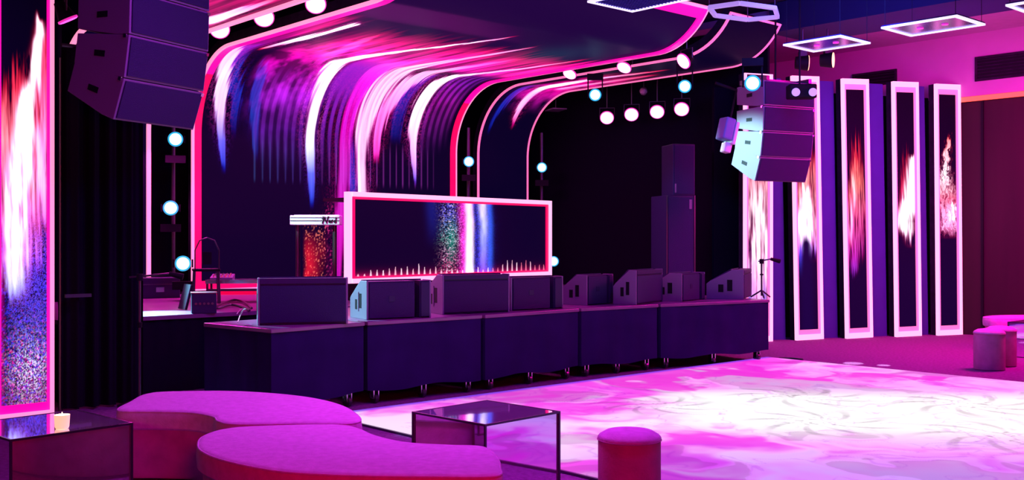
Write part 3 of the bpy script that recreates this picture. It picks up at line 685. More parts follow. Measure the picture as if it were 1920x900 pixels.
A = np.linspace(e+eb, BW-e-eb, 420); Bq = np.linspace(z_+e+eb*.5, z_+BH-e-eb*.6, 150)
P = np.zeros((420, 150, 3)); P[..., 0] = A[:, None]; P[..., 1] = -.012; P[..., 2] = Bq[None]
uu, vv = np.meshgrid(np.linspace(0, 1, 420), np.linspace(0, 1, 150), indexing='ij')
led_mesh('screen', P, pic_booth(uu, vv), M_LED, bt)
MB().box(e, BW-.01, 0, .06, z_, z_+BH-.03).build('casing', BLK, bt)
MB().box(.3, BW-.1, .14, .8, z_+BH-.09, z_+BH-.05).build('table_top', DARK, bt)
MB().box(0, e, -.035, .05, z_, z_+BH).box(BW-e, BW, -.05, 0, z_, z_+BH).box(e, BW-e, -.05, 0, z_, z_+e).box(e, BW-e, -.05, 0, z_+BH-e, z_+BH).build('light_frame', TUBEW, bt)
MB().box(e, e+eb, -.03, 0, z_+e, z_+BH-e).box(BW-e-eb, BW-e, -.03, 0, z_+e, z_+BH-e).box(e+eb, BW-e-eb, -.03, 0, z_+e, z_+e+eb*.5).box(e+eb, BW-e-eb, -.03, 0, z_+BH-e-eb*.6, z_+BH-e).build('inner_glow_band', BANDR, bt)
MB().box(.3, BW-.1, .08, .8, 0, z_).build('plinth', DARK, bt)

# ---- keyboard on its stand, behind the left end of the booth
kx, kY = at(593, 14.2), 14.2
kz = 1.5-(413-450)/1950*kY
kb = thing('keyboard_instrument', 'white electronic keyboard on a dark stand left of the booth', 'keyboard', (kx, kY, zt), 2)
kl = .335; kh = kz-zt
MB().box(-kl, kl, -.13, .15, kh-.065, kh+.065).build('case', WHITEP, kb, bevel=.008)
MB().box(-kl+.005, kl-.005, -.135, -.13, kh-.012, kh-.004).box(-kl+.005, kl-.005, -.135, -.13, kh+.03, kh+.036).build('groove', METAL, kb)
kk = MB()
for i in range(28): kk.box(-kl+.03+i*.022, -kl+.05+i*.022, .02, .14, kh+.066, kh+.075)
kk.build('keys', WHITEP, kb)
for (x0_, lbl) in ((.12, 'logo'),):
    lg = MB()
    def strokes(pts, w_=.007): lg.path([(p[0], -.138, kh+p[1]) for p in pts], w_, 6)
    strokes([(.10,-.045),(.13,.04),(.115,.045),(.10,.01)]); strokes([(.13,.045),(.155,-.04),(.175,.04),(.19,.045)], .008)
    strokes([(.20,.0),(.19,-.03),(.205,-.035),(.215,-.01),(.20,.0)]); strokes([(.225,-.035),(.23,.0),(.245,.0)])
    strokes([(.27,0),(.255,-.02),(.265,-.035),(.28,-.02)]); strokes([(.285,.04),(.28,-.035)])
    lg.build('logo', DARK, kb, label='dark script lettering at the right end of the case')
MB().cyl((-.25, 0, 0), (-.25, 0, kh-.07), .03).build('stand_column', METAL, kb, label='dark column standing out at the left')
MB().cyl((.25, 0, 0), (.25, 0, kh-.07), .03).build('stand_column', METAL, kb)
MB().box(-.3, -.2, -.2, .2, 0, .03).box(.2, .3, -.2, .2, 0, .03).build('stand_foot', DARK, kb)

# ================================================================ WEDGE MONITORS
def wedge(label, P, ang, W, H, D, kind):
    t = thing('wedge_monitor', label, 'speaker', (*P, zt), ang, 'wedge monitors along the stage risers')
    # local: x along the audience side, y away from the audience
    top = .30*D if kind == 'A' else .38*D
    prof = [(0,0), (D,0), (D,H*.52), (D*.92,H*.60), (top,H), (.0,H)]
    g = .018
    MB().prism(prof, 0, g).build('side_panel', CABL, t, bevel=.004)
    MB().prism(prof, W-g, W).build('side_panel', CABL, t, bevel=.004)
    inner = [(.006,.006), (D-.006,.006), (D-.006,H*.51), (D*.91,H*.585), (top,H-.006), (.006,H-.006)]
    if kind == 'A':
        MB().prism(inner, g, W-g).build('body', CAB, t)
        MB().box(g, W-g, -.008, .004, .02, H*.83).build('back_panel', GRILLE, t, bevel=.003)
        MB().box(g, W-g, -.006, .006, H*.87, H-.004).build('top_rail', CAB, t, bevel=.003)
    else:
        c0, c1 = W*.74, W*.82
        MB().prism(inner, g, c0).build('body', CAB, t)
        MB().prism(inner, c1, W-g).build('end_body', CAB, t)
        MB().box(c0, c1, .10, D*.8, .01, H*.5).build('recess', DARK, t)
        MB().box(g+.01, c0-.005, -.008, .006, .012, H-.02).build('back_panel', GRILLE, t, bevel=.003)
        MB().box(c0*.45, c0*.45+.06, -.011, -.008, H*.45, H*.6).build('badge', CAB, t)
        MB().box(c1+.01, W-g, -.008, .006, .012, H-.02).build('end_panel', CAB, t, bevel=.003)
    # sloped grille facing the performers
    s0 = Vector((0, D*.90, H*.60)); s1 = Vector((0, top+.02, H*.99))
    gm = MB(); nrm = Vector((0, (s1-s0).z, -(s1-s0).y)).normalized()*.012
    if nrm.z < 0: nrm = -nrm
    q = [s0, s1, s1+nrm, s0+nrm]
    gm.prism([(p.y, p.z) for p in q], g+.005, W-g-.005).build('sloped_grille', GRILLE, t)
    # handle recess in the side we see
    hx = -.002
    MB().box(hx, .006, D*.30, D*.44, H*.28, H*.66).box(hx, .006, D*.54, D*.68, H*.24, H*.50).build('handle_recess', DARK, t)
    MB().box(hx-.004, .0, D*.46, D*.52, H*.2, H*.7).build('handle', CABL, t)
    return t
wedge('big plain wedge monitor at the left end of the risers, cyan light on its edge', (-2.2, 9.0), 15, .775, .41, .42, 'A')
wedge('wedge monitor with a pale blue lit side, second from the left', (-1.345, 9.62), 30, .66, .36, .42, 'B')
wedge('wedge monitor with a bright pink side in front of the booth screen', (-.687, 10.3), 30.5, .77, .395, .42, 'A')
wedge('blue tinted wedge monitor below the right corner of the booth', (-.012, 10.85), 36, .70, .35, .40, 'B')
wedge('wedge monitor just right of the booth showing its pink side and handles', (.842, 11.73), 50, .53, .345, .36, 'B')
wedge('sixth wedge from the left, with a bright pink top edge and a broad back', (1.413, 11.83), 59, .77, .395, .29, 'A')
wedge('wedge monitor in front of the tall speaker stack, blue strip on its right', (2.03, 12.44), 55, .66, .34, .42, 'B')
wedge('rightmost wedge monitor, pointed side beside the pale pink screen', (2.873, 12.9), 70, .74, .37, .46, 'A')

# ================================================================ HUNG SPEAKER ARRAYS
def line_array(label, corner, ang, z_bot, n, W=.86, D=.55, h=.335):
    tilts = [20, 9, 2, 0, 0][:n]      # from the bottom up
    t = thing('line_array', label, 'speaker array', (*corner, z_bot), ang)
    # place from the top down, then shift so the lowest front corner sits at z=0
    y, z = 0, 0; boxes = []
    for th in tilts[::-1]:
        c, s = math.cos(R(th)), math.sin(R(th))
        boxes.append((y, z, th)); y += h*s; z -= h*c
    for (by, bz, th) in boxes:
        by -= y; bz -= z
        c, s = math.cos(R(th)), math.sin(R(th))
        def loc(px_, pz_): return (by+px_*c-pz_*s, bz+px_*s+pz_*c)   # px_ to the rear, pz_ up
        prof = [loc(0,-.004), loc(0,-h+.004), loc(D*.25,-h+.006), loc(D,-h+.07), loc(D,-.012-.02)]
        prof = prof[::-1]
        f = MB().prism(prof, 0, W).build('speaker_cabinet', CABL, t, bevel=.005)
        gp = [loc(-.012,-.02), loc(-.012,-h+.02), loc(.0,-h+.02), loc(.0,-.02)][::-1]
        MB().prism(gp, .02, W-.02).build('front_grille', GRILLE, f)
        hp = [loc(D*.42,-h*.43), loc(D*.42,-h*.57), loc(D*.62,-h*.57), loc(D*.62,-h*.43)][::-1]
        MB().prism(hp, -.004, .004).build('handle_slot', DARK, f)
        MB().prism([(p[0], p[1]) for p in [loc(.02,-.0), loc(.02,-.03), loc(.05,-.03), loc(.05,.0)][::-1]], -.01, .0).build('rigging_pin', CHROME, f)
        MB().prism([(p[0], p[1]) for p in [loc(.0,-.01), loc(.0,-.035), loc(-.02,-.035), loc(-.02,-.01)][::-1]], W-.04, W-.01).build('rigging_pin', CHROME, f)
    top = -z
    fr = MB().box(.05, .10, -y+.0, -y+D, top, top+.06).box(W-.10, W-.05, -y, -y+D, top, top+.06).box(.05, W-.05, -y+D*.45, -y+D*.55, top, top+.06)
    fr.build('flying_frame', METAL, t)
    MB().cyl((W/2, -y+D/2, top+.06), (W/2, -y+D/2, HC+.15-z_bot), .013).build('hoist_chain', DARK, t)
    return t
def zpix(y, Y): return 1.5-(y-450)/1950*Y
line_array('hanging column of black speakers near the camera at the left, magenta lit sides', (at(212, 7.98), 7.98), 64, zpix(225, 7.98), 5)
line_array('far hanging column of black speakers at the right with cyan white lit sides', (at(1415, 13.7), 13.7), 26, zpix(340, 13.7), 4)

# ---- standing speaker stack at stage right
Y = 15.3
t = thing('subwoofer', 'tall dark lower cabinet of the speaker stack standing at the back of the stage', 'speaker', (at(1249, Y), Y, zt), 14)
H1 = zpix(366, Y)-zt
MB().box(0, .46, 0, .6, 0, H1).build('cabinet', CAB, t, bevel=.01)
MB().box(.03, .43, -.015, .0, .03, H1-.03).build('front_grille', GRILLE, t, bevel=.005)
MB().box(0, .02, -.012, 0, 0, H1).box(.44, .46, -.012, 0, 0, H1).build('edge_strip', METAL, t)
MB().box(.36, .40, -.02, -.015, H1-.2, H1-.06).build('badge', CABL, t, label='small pale upright badge')
t2 = thing('top_speaker', 'smaller dark speaker standing on top of the tall cabinet', 'speaker', (at(1262, Y+.03), Y+.03, zt+H1), 14)
H2 = zpix(269, Y)-zt-H1
MB().box(0, .35, 0, .45, 0, H2).build('cabinet', CAB, t2, bevel=.01)
MB().box(.02, .33, -.015, .0, .02, H2-.02).build('front_grille', GRILLE, t2, bevel=.005)
MB().box(.02, .045, -.02, -.015, .04, .17).build('badge', CABL, t2, label='small pale upright badge')

# ================================================================ LAMPS
def par(px_, py_, Y, aim, r, label, lensmat=PARW, group='pink stage spotlights', zceil=None, energy=0, col=None):
    p = Vector((at(px_, Y), Y, zpix(py_, Y)))
    t = thing('stage_spotlight', label, 'spotlight', p, 0, group)
    d = (Vector(aim)-p).normalized()
    MB().cyl(-d*.16, -d*.01, r*.55, r*1.02, 24).build('housing', DARK, t, smooth=True)
    MB().cyl(-d*.012, d*.006, r*.98, r*.98, 32).build('lens', lensmat, t)
    MB().cyl(-d*.014, d*.002, r*1.1, r*1.1, 32).build('glow_ring', PARR, t)
    a = d.cross(Vector((0,0,1))).normalized()
    top = (zceil if zceil else p.z+.28)-p.z
    yk = MB().path([a*r*1.15-d*.07, a*r*1.15-d*.07+Vector((0,0,r*1.3)), -a*r*1.15-d*.07+Vector((0,0,r*1.3)), -a*r*1.15-d*.07], .008)
    yk.build('yoke', METAL, t)
    MB().cyl(-d*.07+Vector((0,0,r*1.3)), -d*.07+Vector((0,0,top)), .01).build('hanger', METAL, t)
    if energy:
        l = lamp('spot_beam', 'SPOT', p+d*.03, p+d*3, col or (1,.25,.8), energy, .05, 70, .8)
    return t
camp = Vector((0, 0, 1.5))
gapx = {0:'left', 1:'right'}
# gap between left strip and the big screen (s = -.35): depth from pixel column
def gapY(px_, s):
    k = (px_-960)/1950; X0 = O.x+s*CT; Y0 = O.y+s*ST
    t_ = (k*Y0-X0)/(ST+k*CT)
    return Y0-t_*CT
for (x, y, s, lab) in [(412,55,-.38,'lowest of the three round pink spotlights beside the near speaker array'), (495,33,-.38,'middle of the three round pink spotlights above the left strip of the big curved screen'),
                    (592,8,-.38,'highest of the three round pink spotlights, cut by the top of the picture'),
                    (1068,139,4.86,'small flattened pink spotlight left in the slot between the curved screens'), (1170,127,4.86,'middle flattened pink spotlight in the slot between the curved screens'),
                    (1281,115,4.86,'tilted pink spotlight at the right end of the slot by the dark curled screen tip')]:
    Yq = gapY(x, s); rr = {412:.115, 495:.11, 592:.105, 1068:.10, 1170:.10, 1281:.105}[x]
    p = Vector((at(x, Yq), Yq, zpix(y, Yq)))
    if s < 0: aim = camp+Vector((-.5, 3, -4))
    else: aim = p+Vector((-.5, -.65, -1.0)).normalized()
    if x == 1281: aim = p+Vector((-.75, -.45, -.55))
    par(x, y, Yq, aim, rr, lab, zceil=HC+.1)
def rowY(x): return 12.95/((x-960)/1950*CT+ST)
for x, y, lab in [(1138,221,'leftmost of the four pink lamps in a row over the stage'), (1184,215,'second from the left of the four pink lamps in a row over the stage'),
             (1232,210,'third from the left of the four pink lamps in a row over the stage'), (1278,205,'rightmost of the four pink lamps in a row over the stage')]:
    Yl = rowY(x); par(x, y, Yl, Vector((0, 6, -3.0)), .108, lab, zceil=HC+.1)
par(128, 38, 8.6, Vector((-2.2, 9.6, 0)), .075, 'magenta spotlight seen edge on between the near screen and the speaker array', mat('magenta_lens', (1,.3,.8), .3, emit=(1,.12,.75), strength=1.3), zceil=HC+.1)

# cyan moving heads
HEAD = []
def moving_head(px_, py_, Y, label, r=.085, base='down', aim=None):
    p = Vector((at(px_, Y), Y, zpix(py_, Y)))
    t = thing('moving_head_light', label, 'moving light', p, 0, 'cyan moving head lights around the stage')
    d = ((aim or camp)-p).normalized(); a = d.cross(Vector((0,0,1))).normalized(); u = a.cross(d)
    MB().cyl(-d*.30, -d*.02, r*.75, r*1.25, 20).build('head', DARK, t, smooth=True)
    MB().cyl(-d*.021, d*.004, r*1.22, r*1.22, 32).build('glow_ring', CYANR, t)
    MB().cyl(d*.004, d*.012, r*.95, r*.95, 32).build('lens', CYANL, t)
    s = -1 if base == 'down' else 1
    for q in (-1, 1): MB().hexa([tuple(a*q*r*x1-d*y1+Vector((0,0,s*.0-.05))) for x1, y1 in ((1.3,.22),(1.55,.22),(1.55,.12),(1.3,.12))], [tuple(a*q*r*x1-d*y1+Vector((0,0,s*.24 if s>0 else .05))) for x1, y1 in ((1.3,.22),(1.55,.22),(1.55,.12),(1.3,.12))]).build('yoke_arm', DARK, t)
    zz0, zz1 = (.22, .32) if s > 0 else (-.32, -.22)
    MB().hexa([tuple(a*q*r*1.6-d*y1+Vector((0,0,zz0))) for q, y1 in ((-1,.27),(1,.27),(1,.05),(-1,.05))], [tuple(a*q*r*1.6-d*y1+Vector((0,0,zz1))) for q, y1 in ((-1,.27),(1,.27),(1,.05),(-1,.05))]).build('base', DARK, t)
    return t
moving_head(329, 261, 14.0, 'upper cyan light just under the near speaker array', .082)
moving_head(320, 390, 13.9, 'middle cyan light left of the tall pink screen edge', .082)
moving_head(343, 494, 12.6, 'lowest cyan light at stage left above the small black tablet', .078)
moving_head(879, 303, 17.2, 'cyan light in the gap right of the big curved screen', .072)
moving_head(1016, 314, 18.1, 'cyan light right of the thin pink curved line', .072)
moving_head(1038, 490, 16.5, 'cyan light peeking out beside the lower right corner of the booth', .068)
moving_head(1116, 178, 15.45, 'left hanging cyan light under the canopy screens', .075, 'up')
moving_head(1284, 162, 14.6, 'middle hanging cyan light under the canopy screens', .075, 'up')
moving_head(1411, 156, 13.0, 'right hanging cyan light above the far speaker array', .082, 'up')
# lighting poles carrying the standing ones
for (x, Y, z0_, z1_, lab) in ((325, 14.35, zt, 4.0, 'dark lighting pole holding cyan lights left of the big screen'), (878, 17.6, zt, 3.4, 'dark lighting pole in the gap right of the big screen'),
                         (1016, 18.45, zt, 3.4, 'dark lighting pole behind the right end of the booth')):
    t = thing('lighting_pole', lab, 'pole', (at(x, Y), Y, z0_))
    MB().cyl((0,0,.03), (0,0,z1_-z0_), .03).build('pole', METAL, t)
    MB().box(-.15,.15,-.15,.15,0,.03).build('base_plate', DARK, t)
# small pin spots
pinm = mat('pale_blue_pin_lens', (.5,.8,1), .3, emit=(.25,.7,1), strength=1.4)
for (x, y) in ((1134,189), (1178,182), (1225,177), (1271,170)):
    Yp = rowY(x)+.55; t = thing('pin_spot', 'tiny pale blue pin light above the row of four pink lamps', 'spotlight', (at(x,Yp), Yp, zpix(y,Yp)), 0, 'tiny pale blue pin lights over the stage')
    MB().cyl((0,.0,0), (0,-.01,0), .022).build('lens', pinm, t)
    MB().cyl((0,.12,0), (0,.001,0), .03).build('housing', DARK, t)
    MB().cyl((0,.06,.03), (0,.06,HC+.1-zpix(y,Yp)), .008).build('hanger', METAL, t)
Yp = rowY(1207)
mb = thing('mirror_ball', 'small dim purple ball hanging among the lights above the stage', 'ball', (at(1207,Yp), Yp, zpix(171,Yp)))
pr = [(.07*math.sin(math.pi*i/12)+1e-4, -.07*math.cos(math.pi*i/12)) for i in range(13)]
MB().lathe(pr, 20).build('ball', mat('facet_mirror', (.7,.5,.7), .15, .9, bump=.6, bscale=120), mb)
MB().cyl((0,0,.07), (0,0,HC+.1-zpix(171,Yp)), .006).build('cord', METAL, mb)
# the truss the hanging lamps share
tr = thing('lighting_truss', 'black lighting truss above the stage, hidden among the hanging lamps', 'truss', (at(1128,rowY(1128)), rowY(1128), 4.3), math.degrees(math.atan2(rowY(1290)-rowY(1128), at(1290,rowY(1290))-at(1128,rowY(1128)))))
q = MB()
for dy, dz in ((-.12,0), (.12,0), (-.12,.24), (.12,.24)): q.cyl((0,dy,dz), (1.92,dy,dz), .02, n=10)
q.build('chord', DARK, tr)
q = MB()
for i in range(8):
    x = i*.24
    q.cyl((x,-.12,0), (x+.24,-.12,.24), .01, n=6).cyl((x,.12,.24), (x+.24,.12,0), .01, n=6)
q.build('bracing', DARK, tr)
# white box panel lying on the far left rig
wp = thing('hanging_plate', 'dim pale square panel hanging right of the thin curved pink line', 'panel', (at(1042,18.3), 18.3, zpix(206,18.3)), 20)
MB().box(-.13,.13,-.2,.2,-.01,.01).build('plate', CABL, wp)
MB().cyl((0,0,0),(0,0,HC-zpix(206,18.3)+.1), .008).build('hanger', METAL, wp)
# moving head turned sideways left of the far array, lit pale
Yp = 13.4
mh = thing('moving_head_light', 'pale lit moving light turned sideways just left of the far speaker array', 'moving light', (at(1362,Yp), Yp, zpix(245,Yp)), rot=(0, R(14), R(20)))
MB().box(-.085,.06,-.1,.1,-.13,.16).build('head', mat('blue_grey_housing', (.12,.2,.4), .4), mh, bevel=.02)
MB().box(.06,.11,-.11,.11,-.17,.13).build('yoke_arm', WHITEP, mh, bevel=.012)
MB().box(.0,.10,-.06,.06,-.28,-.15).build('handle', WHITEP, mh, bevel=.015)
MB().cyl((.02,0,.14),(.02,0,.55), .012).cyl((.02,0,.55),(-.3,0.0,.55), .018).build('hanging_arm', DARK, mh)
# two-eyed spot above the far array
Yp = 13.15
tw = thing('twin_spotlight', 'black twin fixture with two dim lavender eyes above the far speaker array', 'spotlight', (at(1500,Yp), Yp, zpix(170,Yp)))
MB().box(-.13,.22,.0,.2,-.09,.09).build('housing', DARK, tw, bevel=.02)
lv = mat('dim_lavender_lens', (.5,.4,.8), .2, emit=(.42,.32,.72), strength=.9)
for x in (-.055, .16):
    m_ = MB().cyl((x,-.02,-.02), (x,.01,-.02), .052).rot(Matrix.Identity(4)); m_.build('lens', lv, tw)
MB().cyl((.03,.12,.09), (.03,.12,HC-zpix(170,Yp)), .012).build('hanger', DARK, tw)
# amber-lensed fixtures beneath the first square light
for (x, y, Yp, rz, lab) in ((1505,118,14.6,0,'left small spotlight with a thin amber lens under the square light frame'), (1552,113,14.6,0,'right small spotlight with a bright amber oval lens under the square light frame')):
    t = thing('small_spotlight', lab, 'spotlight', (at(x,Yp), Yp, zpix(y,Yp)), 0, 'amber spotlights under the square light frame')
    d = Vector((.95, -.45 if x > 1530 else -.12, -.03)).normalized()
    MB().cyl(-d*.10, d*.07, .085, .11, 20).build('housing', DARK, t, smooth=True)
    MB().cyl(d*.071, d*.08, .105, .105, 24).build('lens', AMB, t)
    MB().box(-.05,.05,-.05,.05,.09,.16).build('clamp', METAL, t)
    MB().cyl((0,0,.16), (0,0,4.48-zpix(y,Yp)), .012).build('hanger', METAL, t)

# ---- square light frames hung from the ceiling
def light_frame(label, k3, A_, dn, du, zf=3.8, grid=False, inner=True):
    k = zf-1.5
    loc = Vector((A_[0]*k, A_[1]*k, zf))
    t = thing('square_light_frame', label, 'pendant light', loc, TH, 'square light frames hanging from the ceiling')
    Ln, Lu = dn*k, du*k    # local +x = u, local -y = n ; corner A is the far-left one
    w_ = .04
    MB().box(0,Lu,-w_,0,0,.02).box(0,Lu,-Ln,-Ln+w_,0,.02).box(0,w_,-Ln+w_,-w_,0,.02).box(Lu-w_,Lu,-Ln+w_,-w_,0,.02).build('light_tube', FRL, t)
    MB().box(.005,Lu-.005,-Ln+.005,-.005,.02,.034).build('housing', BEAM, t)
    if inner:
        pm = mat('glossy_blue_panel', (.16,.10,.5), .18, .7, vary=.2, vscale=6)
        MB().box(w_,Lu-w_,-Ln+w_,-w_,.012,.02).build('inner_panel', pm, t)
    if grid:
        g = MB(); n = 16
        for i in range(1, n):
            g.box(w_+(Lu-2*w_)*i/n, w_+(Lu-2*w_)*i/n+.006, -Ln+w_, -w_, .004, .011)
            g.box(w_, Lu-w_, -Ln+w_+(Ln-2*w_)*i/n, -Ln+w_+(Ln-2*w_)*i/n+.006, .004, .011)
        g.build('mesh_grid', mat('blue_mesh', (.1,.1,.6), .4, .5), t)
    else:
        pin = mat('small_pink_disc', (1,.1,.6), .3, emit=(1,.03,.55), strength=.8)
        for q in (.33, .66): MB().cyl((Lu*.5, -Ln*q, .002), (Lu*.5, -Ln*q, .012), .035).build('pink_disc', pin, t)  # small emissive pink discs inside the frame
    for x, y in ((.03,-.03), (Lu-.03,-.03), (.03,-Ln+.03), (Lu-.03,-Ln+.03)):
        MB().cyl((x,y,.034), (x,y,HC-zf if not grid else HC+.14-zf), .003, n=6).build('suspension_wire', DARK, t)
    return t
light_frame('square light frame with a fine blue mesh, cut by the top of the picture', 0, (.317,4.382), .34, .285, grid=True)
light_frame('square light frame hanging over the first narrow screens, above the amber spotlights', 0, (1.396,5.357), .33, .285)
light_frame('square light frame in front of the blue beam, nearer the dark red wall', 0, (1.747,4.924), .365, .29)
light_frame('square light frame at the upper right corner, mostly outside the picture', 0, (2.112,4.452), .36, .29)
# hexagon ring, lit by reflections; that light is put in as emission
hx = [(1330,14),(1387,6),(1453,15),(1458,32),(1402,37),(1341,29)]
kz_ = 4.25-1.5; hp = [Vector(((x-960)/(450-y)*kz_, 1950/(450-y)*kz_, 4.25)) for x, y in hx]
cen = sum(hp, Vector())/6
t = thing('hexagon_frame', 'dim lavender hexagon ring hanging above the dark curled screen tip', 'pendant light', cen)
for i in range(6):
    a, b_ = hp[i]-cen, hp[(i+1)%6]-cen
    MB().cyl(a, b_, .032, n=4).build('ring_bar', LAV, t)
for i in (0, 2, 4): MB().cyl(hp[i]-cen, hp[i]-cen+Vector((0,0,HC+.1-4.25)), .006, n=6).build('suspension_wire', METAL, t)

# ================================================================ STAGE LEFT GEAR
# mic stand on the floor in front of the stage
def mic_stand(label, loc, h, boom, rz, lg=.27):
    t = thing('microphone_stand', label, 'microphone stand', loc, rz)
    MB().cyl((0,0,.03), (0,0,h), .012).build('pole', METAL, t, smooth=True)
    MB().cyl((0,0,h*.62), (0,0,h*.66), .022).build('clutch', DARK, t, smooth=True)
    MB().cyl((0,0,h-.03), (0,0,h+.03), .028).build('boom_clamp', DARK, t, smooth=True)
    MB().cyl((-boom*.35,0,h), (boom,0,h+.03), .009).build('boom_arm', METAL, t)
    MB().cyl((boom,0,h+.03), (boom+.12,0,h+.0), .02, .028).build('microphone', DARK, t, smooth=True)
    for k in range(3):
        a = k*2.094+.4
        MB().cyl((0,0,.10), (lg*math.cos(a),lg*math.sin(a),.012), .01).build('leg', METAL, t)
    return t
mic_stand('thin microphone stand standing on the floor left of the risers', (at(262,9.2), 9.2, 0), 1.17, .25, 10)
mic_stand('dark microphone stand silhouetted on the pale pink screen at the right', (at(1428,13.25), 13.25, zt), zpix(490,13.25)-zt, .12, 5, .14)
# black box with tablet and cables
bx = pt(383, 588, zt)
t = thing('stage_box', 'black cable box on the stage edge at the left', 'box', (bx[0], bx[1], zt), 20)
MB().box(-.12,.12,-.0,.2,0,.2).build('body', CAB, t, bevel=.008)
MB().box(-.125,.125,-.005,.205,.2,.212).build('lid', METAL, t)
q = MB()
for i in range(5): q.cyl((-.08+i*.04,-.001,.1), (-.08+i*.04,-.012,.1), .012, n=10)
q.build('sockets', METAL, t)
tb = pt(349, 582, zt)
t = thing('tablet', 'thin black tablet leaning upright on the stage below the lowest cyan light', 'tablet', (tb[0], tb[1], zt+.005), rot=(0, R(14), R(35)))
MB().box(-.012,.012,0,.22,0,.27).build('body', DARK, t, bevel=.004)
MB().box(-.018,-.012,.0,.22,.0,.27).build('edge', CABL, t, label='pale lit edge')
# low table with a mixer; red screen glow built in below the top
tc_ = (at(437, 12.3), 12.3)
t = thing('gear_table', 'low rail table with an added strip of red screen glow behind the cables at stage left', 'table', (*tc_, zt), 8)
zt1 = zpix(527,12.3)-zt
MB().box(-.32,.42,0,.4,zt1-.03,zt1+.015).build('table_top', CHROME, t)
MB().box(-.30,.40,.0,.02,zt1-.12,zt1-.09).build('rail', METAL, t)
MB().box(-.22,.32,.05,.06,zpix(553,12.3)-zt,zt1-.12).build('red_glow_strip', mat('red_screen_glow', (.6,.02,.08), .4, emit=(1,.0,.07), strength=.8), t)  # emissive strip standing in for the red screen light behind the table
for x in (-.30, .38):
    for y in (.03, .36): MB().cyl((x,y,0), (x,y,zt1-.03), .014).build('leg', METAL, t)
t = thing('mixer', 'small mixer with knobs on the low table at stage left', 'mixer', (at(415,12.35), 12.38, zt+zt1+.016), 8)
MB().add([(-.14,0,0),(.12,0,0),(.12,.24,0),(-.14,.24,0),(-.14,0,.02),(.12,0,.02),(.12,.24,.06),(-.14,.24,.06)], [(0,3,2,1),(4,5,6,7),(0,1,5,4),(1,2,6,5),(2,3,7,6),(3,0,4,7)]).build('body', CABL, t)
q = MB()
for i in range(5):
    for j in range(3): q.cyl((-.10+i*.045,.04+j*.07,.025+j*.011), (-.10+i*.045,.04+j*.07,.05+j*.011), .011, n=10)
q.build('knobs', CHROME, t)
# clear music stand / chair
t = thing('stool_chair', 'dark chair with a clear curved back in front of the pink screen edge', 'chair', (at(388,11.75), 11.75, zt+.004), 200)
pts = [( -.13,0,.40), (-.13,.02,.62), (-.08,.03,.73), (0,.035,.76), (.08,.03,.73), (.13,.02,.62), (.13,0,.40)]
MB().path(pts, .008, 8).build('back_frame', METAL, t)
MB().box(-.15,.15,-.28,.02,.38,.41).build('seat', DARK, t, bevel=.01)
MB().box(-.05,.05,.0,.02,.46,.60).build('back_pad', DARK, t)
for x in (-.13,.13):
    for y in (-.25,.0): MB().cyl((x,y,.38), (x*1.1,y*1.1,0), .011).build('leg', METAL, t)
# small flight case at far left behind
t = thing('equipment_case', 'small dark equipment case on the stage at the far left', 'case', (at(300,13.2), 13.2, zt), 30)
MB().box(-.25,.25,0,.35,0,.26).build('body', CAB, t, bevel=.01)
MB().box(-.255,.255,-.006,.356,.17,.185).build('metal_band', METAL, t)
MB().box(-.05,.05,-.012,0,.08,.14).build('latch', CHROME, t)
# cables
cabm = mat('cable_rubber', (.05,.04,.05), .35)
cab2 = mat('pale_cable', (.5,.45,.5), .4)
def cable(label, pts, r, m):
    P = [Vector(p) for p in pts]; out = []
    for i in range(len(P)-1):
        p0, p1, p2, p3 = P[max(i-1,0)], P[i], P[i+1], P[min(i+2,len(P)-1)]
        for k in range(8):
            t_ = k/8
            out.append(.5*((2*p1)+(-p0+p2)*t_+(2*p0-5*p1+4*p2-p3)*t_**2+(-p0+3*p1-3*p2+p3)*t_**3))
    out.append(P[-1])
    c = Vector(out[0]); o = MB().path([p-c for p in out], r, 8).build('cable', m, smooth=True)
    o.location = c
    return tag(o, label, 'cable')
def sp(x, y, dz=0.012): X, Y_ = pt(x, y, zt); return (X, Y_, zt+dz)
cable('thick black cable looping over the stage between the black box and the big wedge', [sp(400,578), sp(418,572,.02), sp(440,567,.03), sp(460,571,.02), sp(472,580)], .012, cabm)
cable('second thick cable lying in front of the first one at stage left', [sp(402,580,.016), sp(412,580,.016), sp(432,575,.02), sp(452,577), sp(468,584)], .012, cabm)
cable('thin pale wire bent up beside the big wedge at stage left', [sp(446,606,.01), sp(450,603,.05), sp(456,604,.11), sp(461,607,.13)], .005, cab2)
cable('thin pale wire lying between the cables and the big wedge', [sp(444,590,.006), sp(450,585,.02), sp(455,582,.02)], .004, cab2)
cable('thin dark cable on the carpet beside the last riser', [(3.36,13.1,.012), (3.5,13.1,.012), (3.62,12.95,.012)], .012, cabm)
cable('pale coiled cable on the near riser deck beside the big wedge', [(-2.27,8.93,zt+.008), (-2.30,8.96,zt+.008), (-2.27,9.0,zt+.008), (-2.24,8.95,zt+.008), (-2.28,8.92,zt+.012)], .005, cab2)

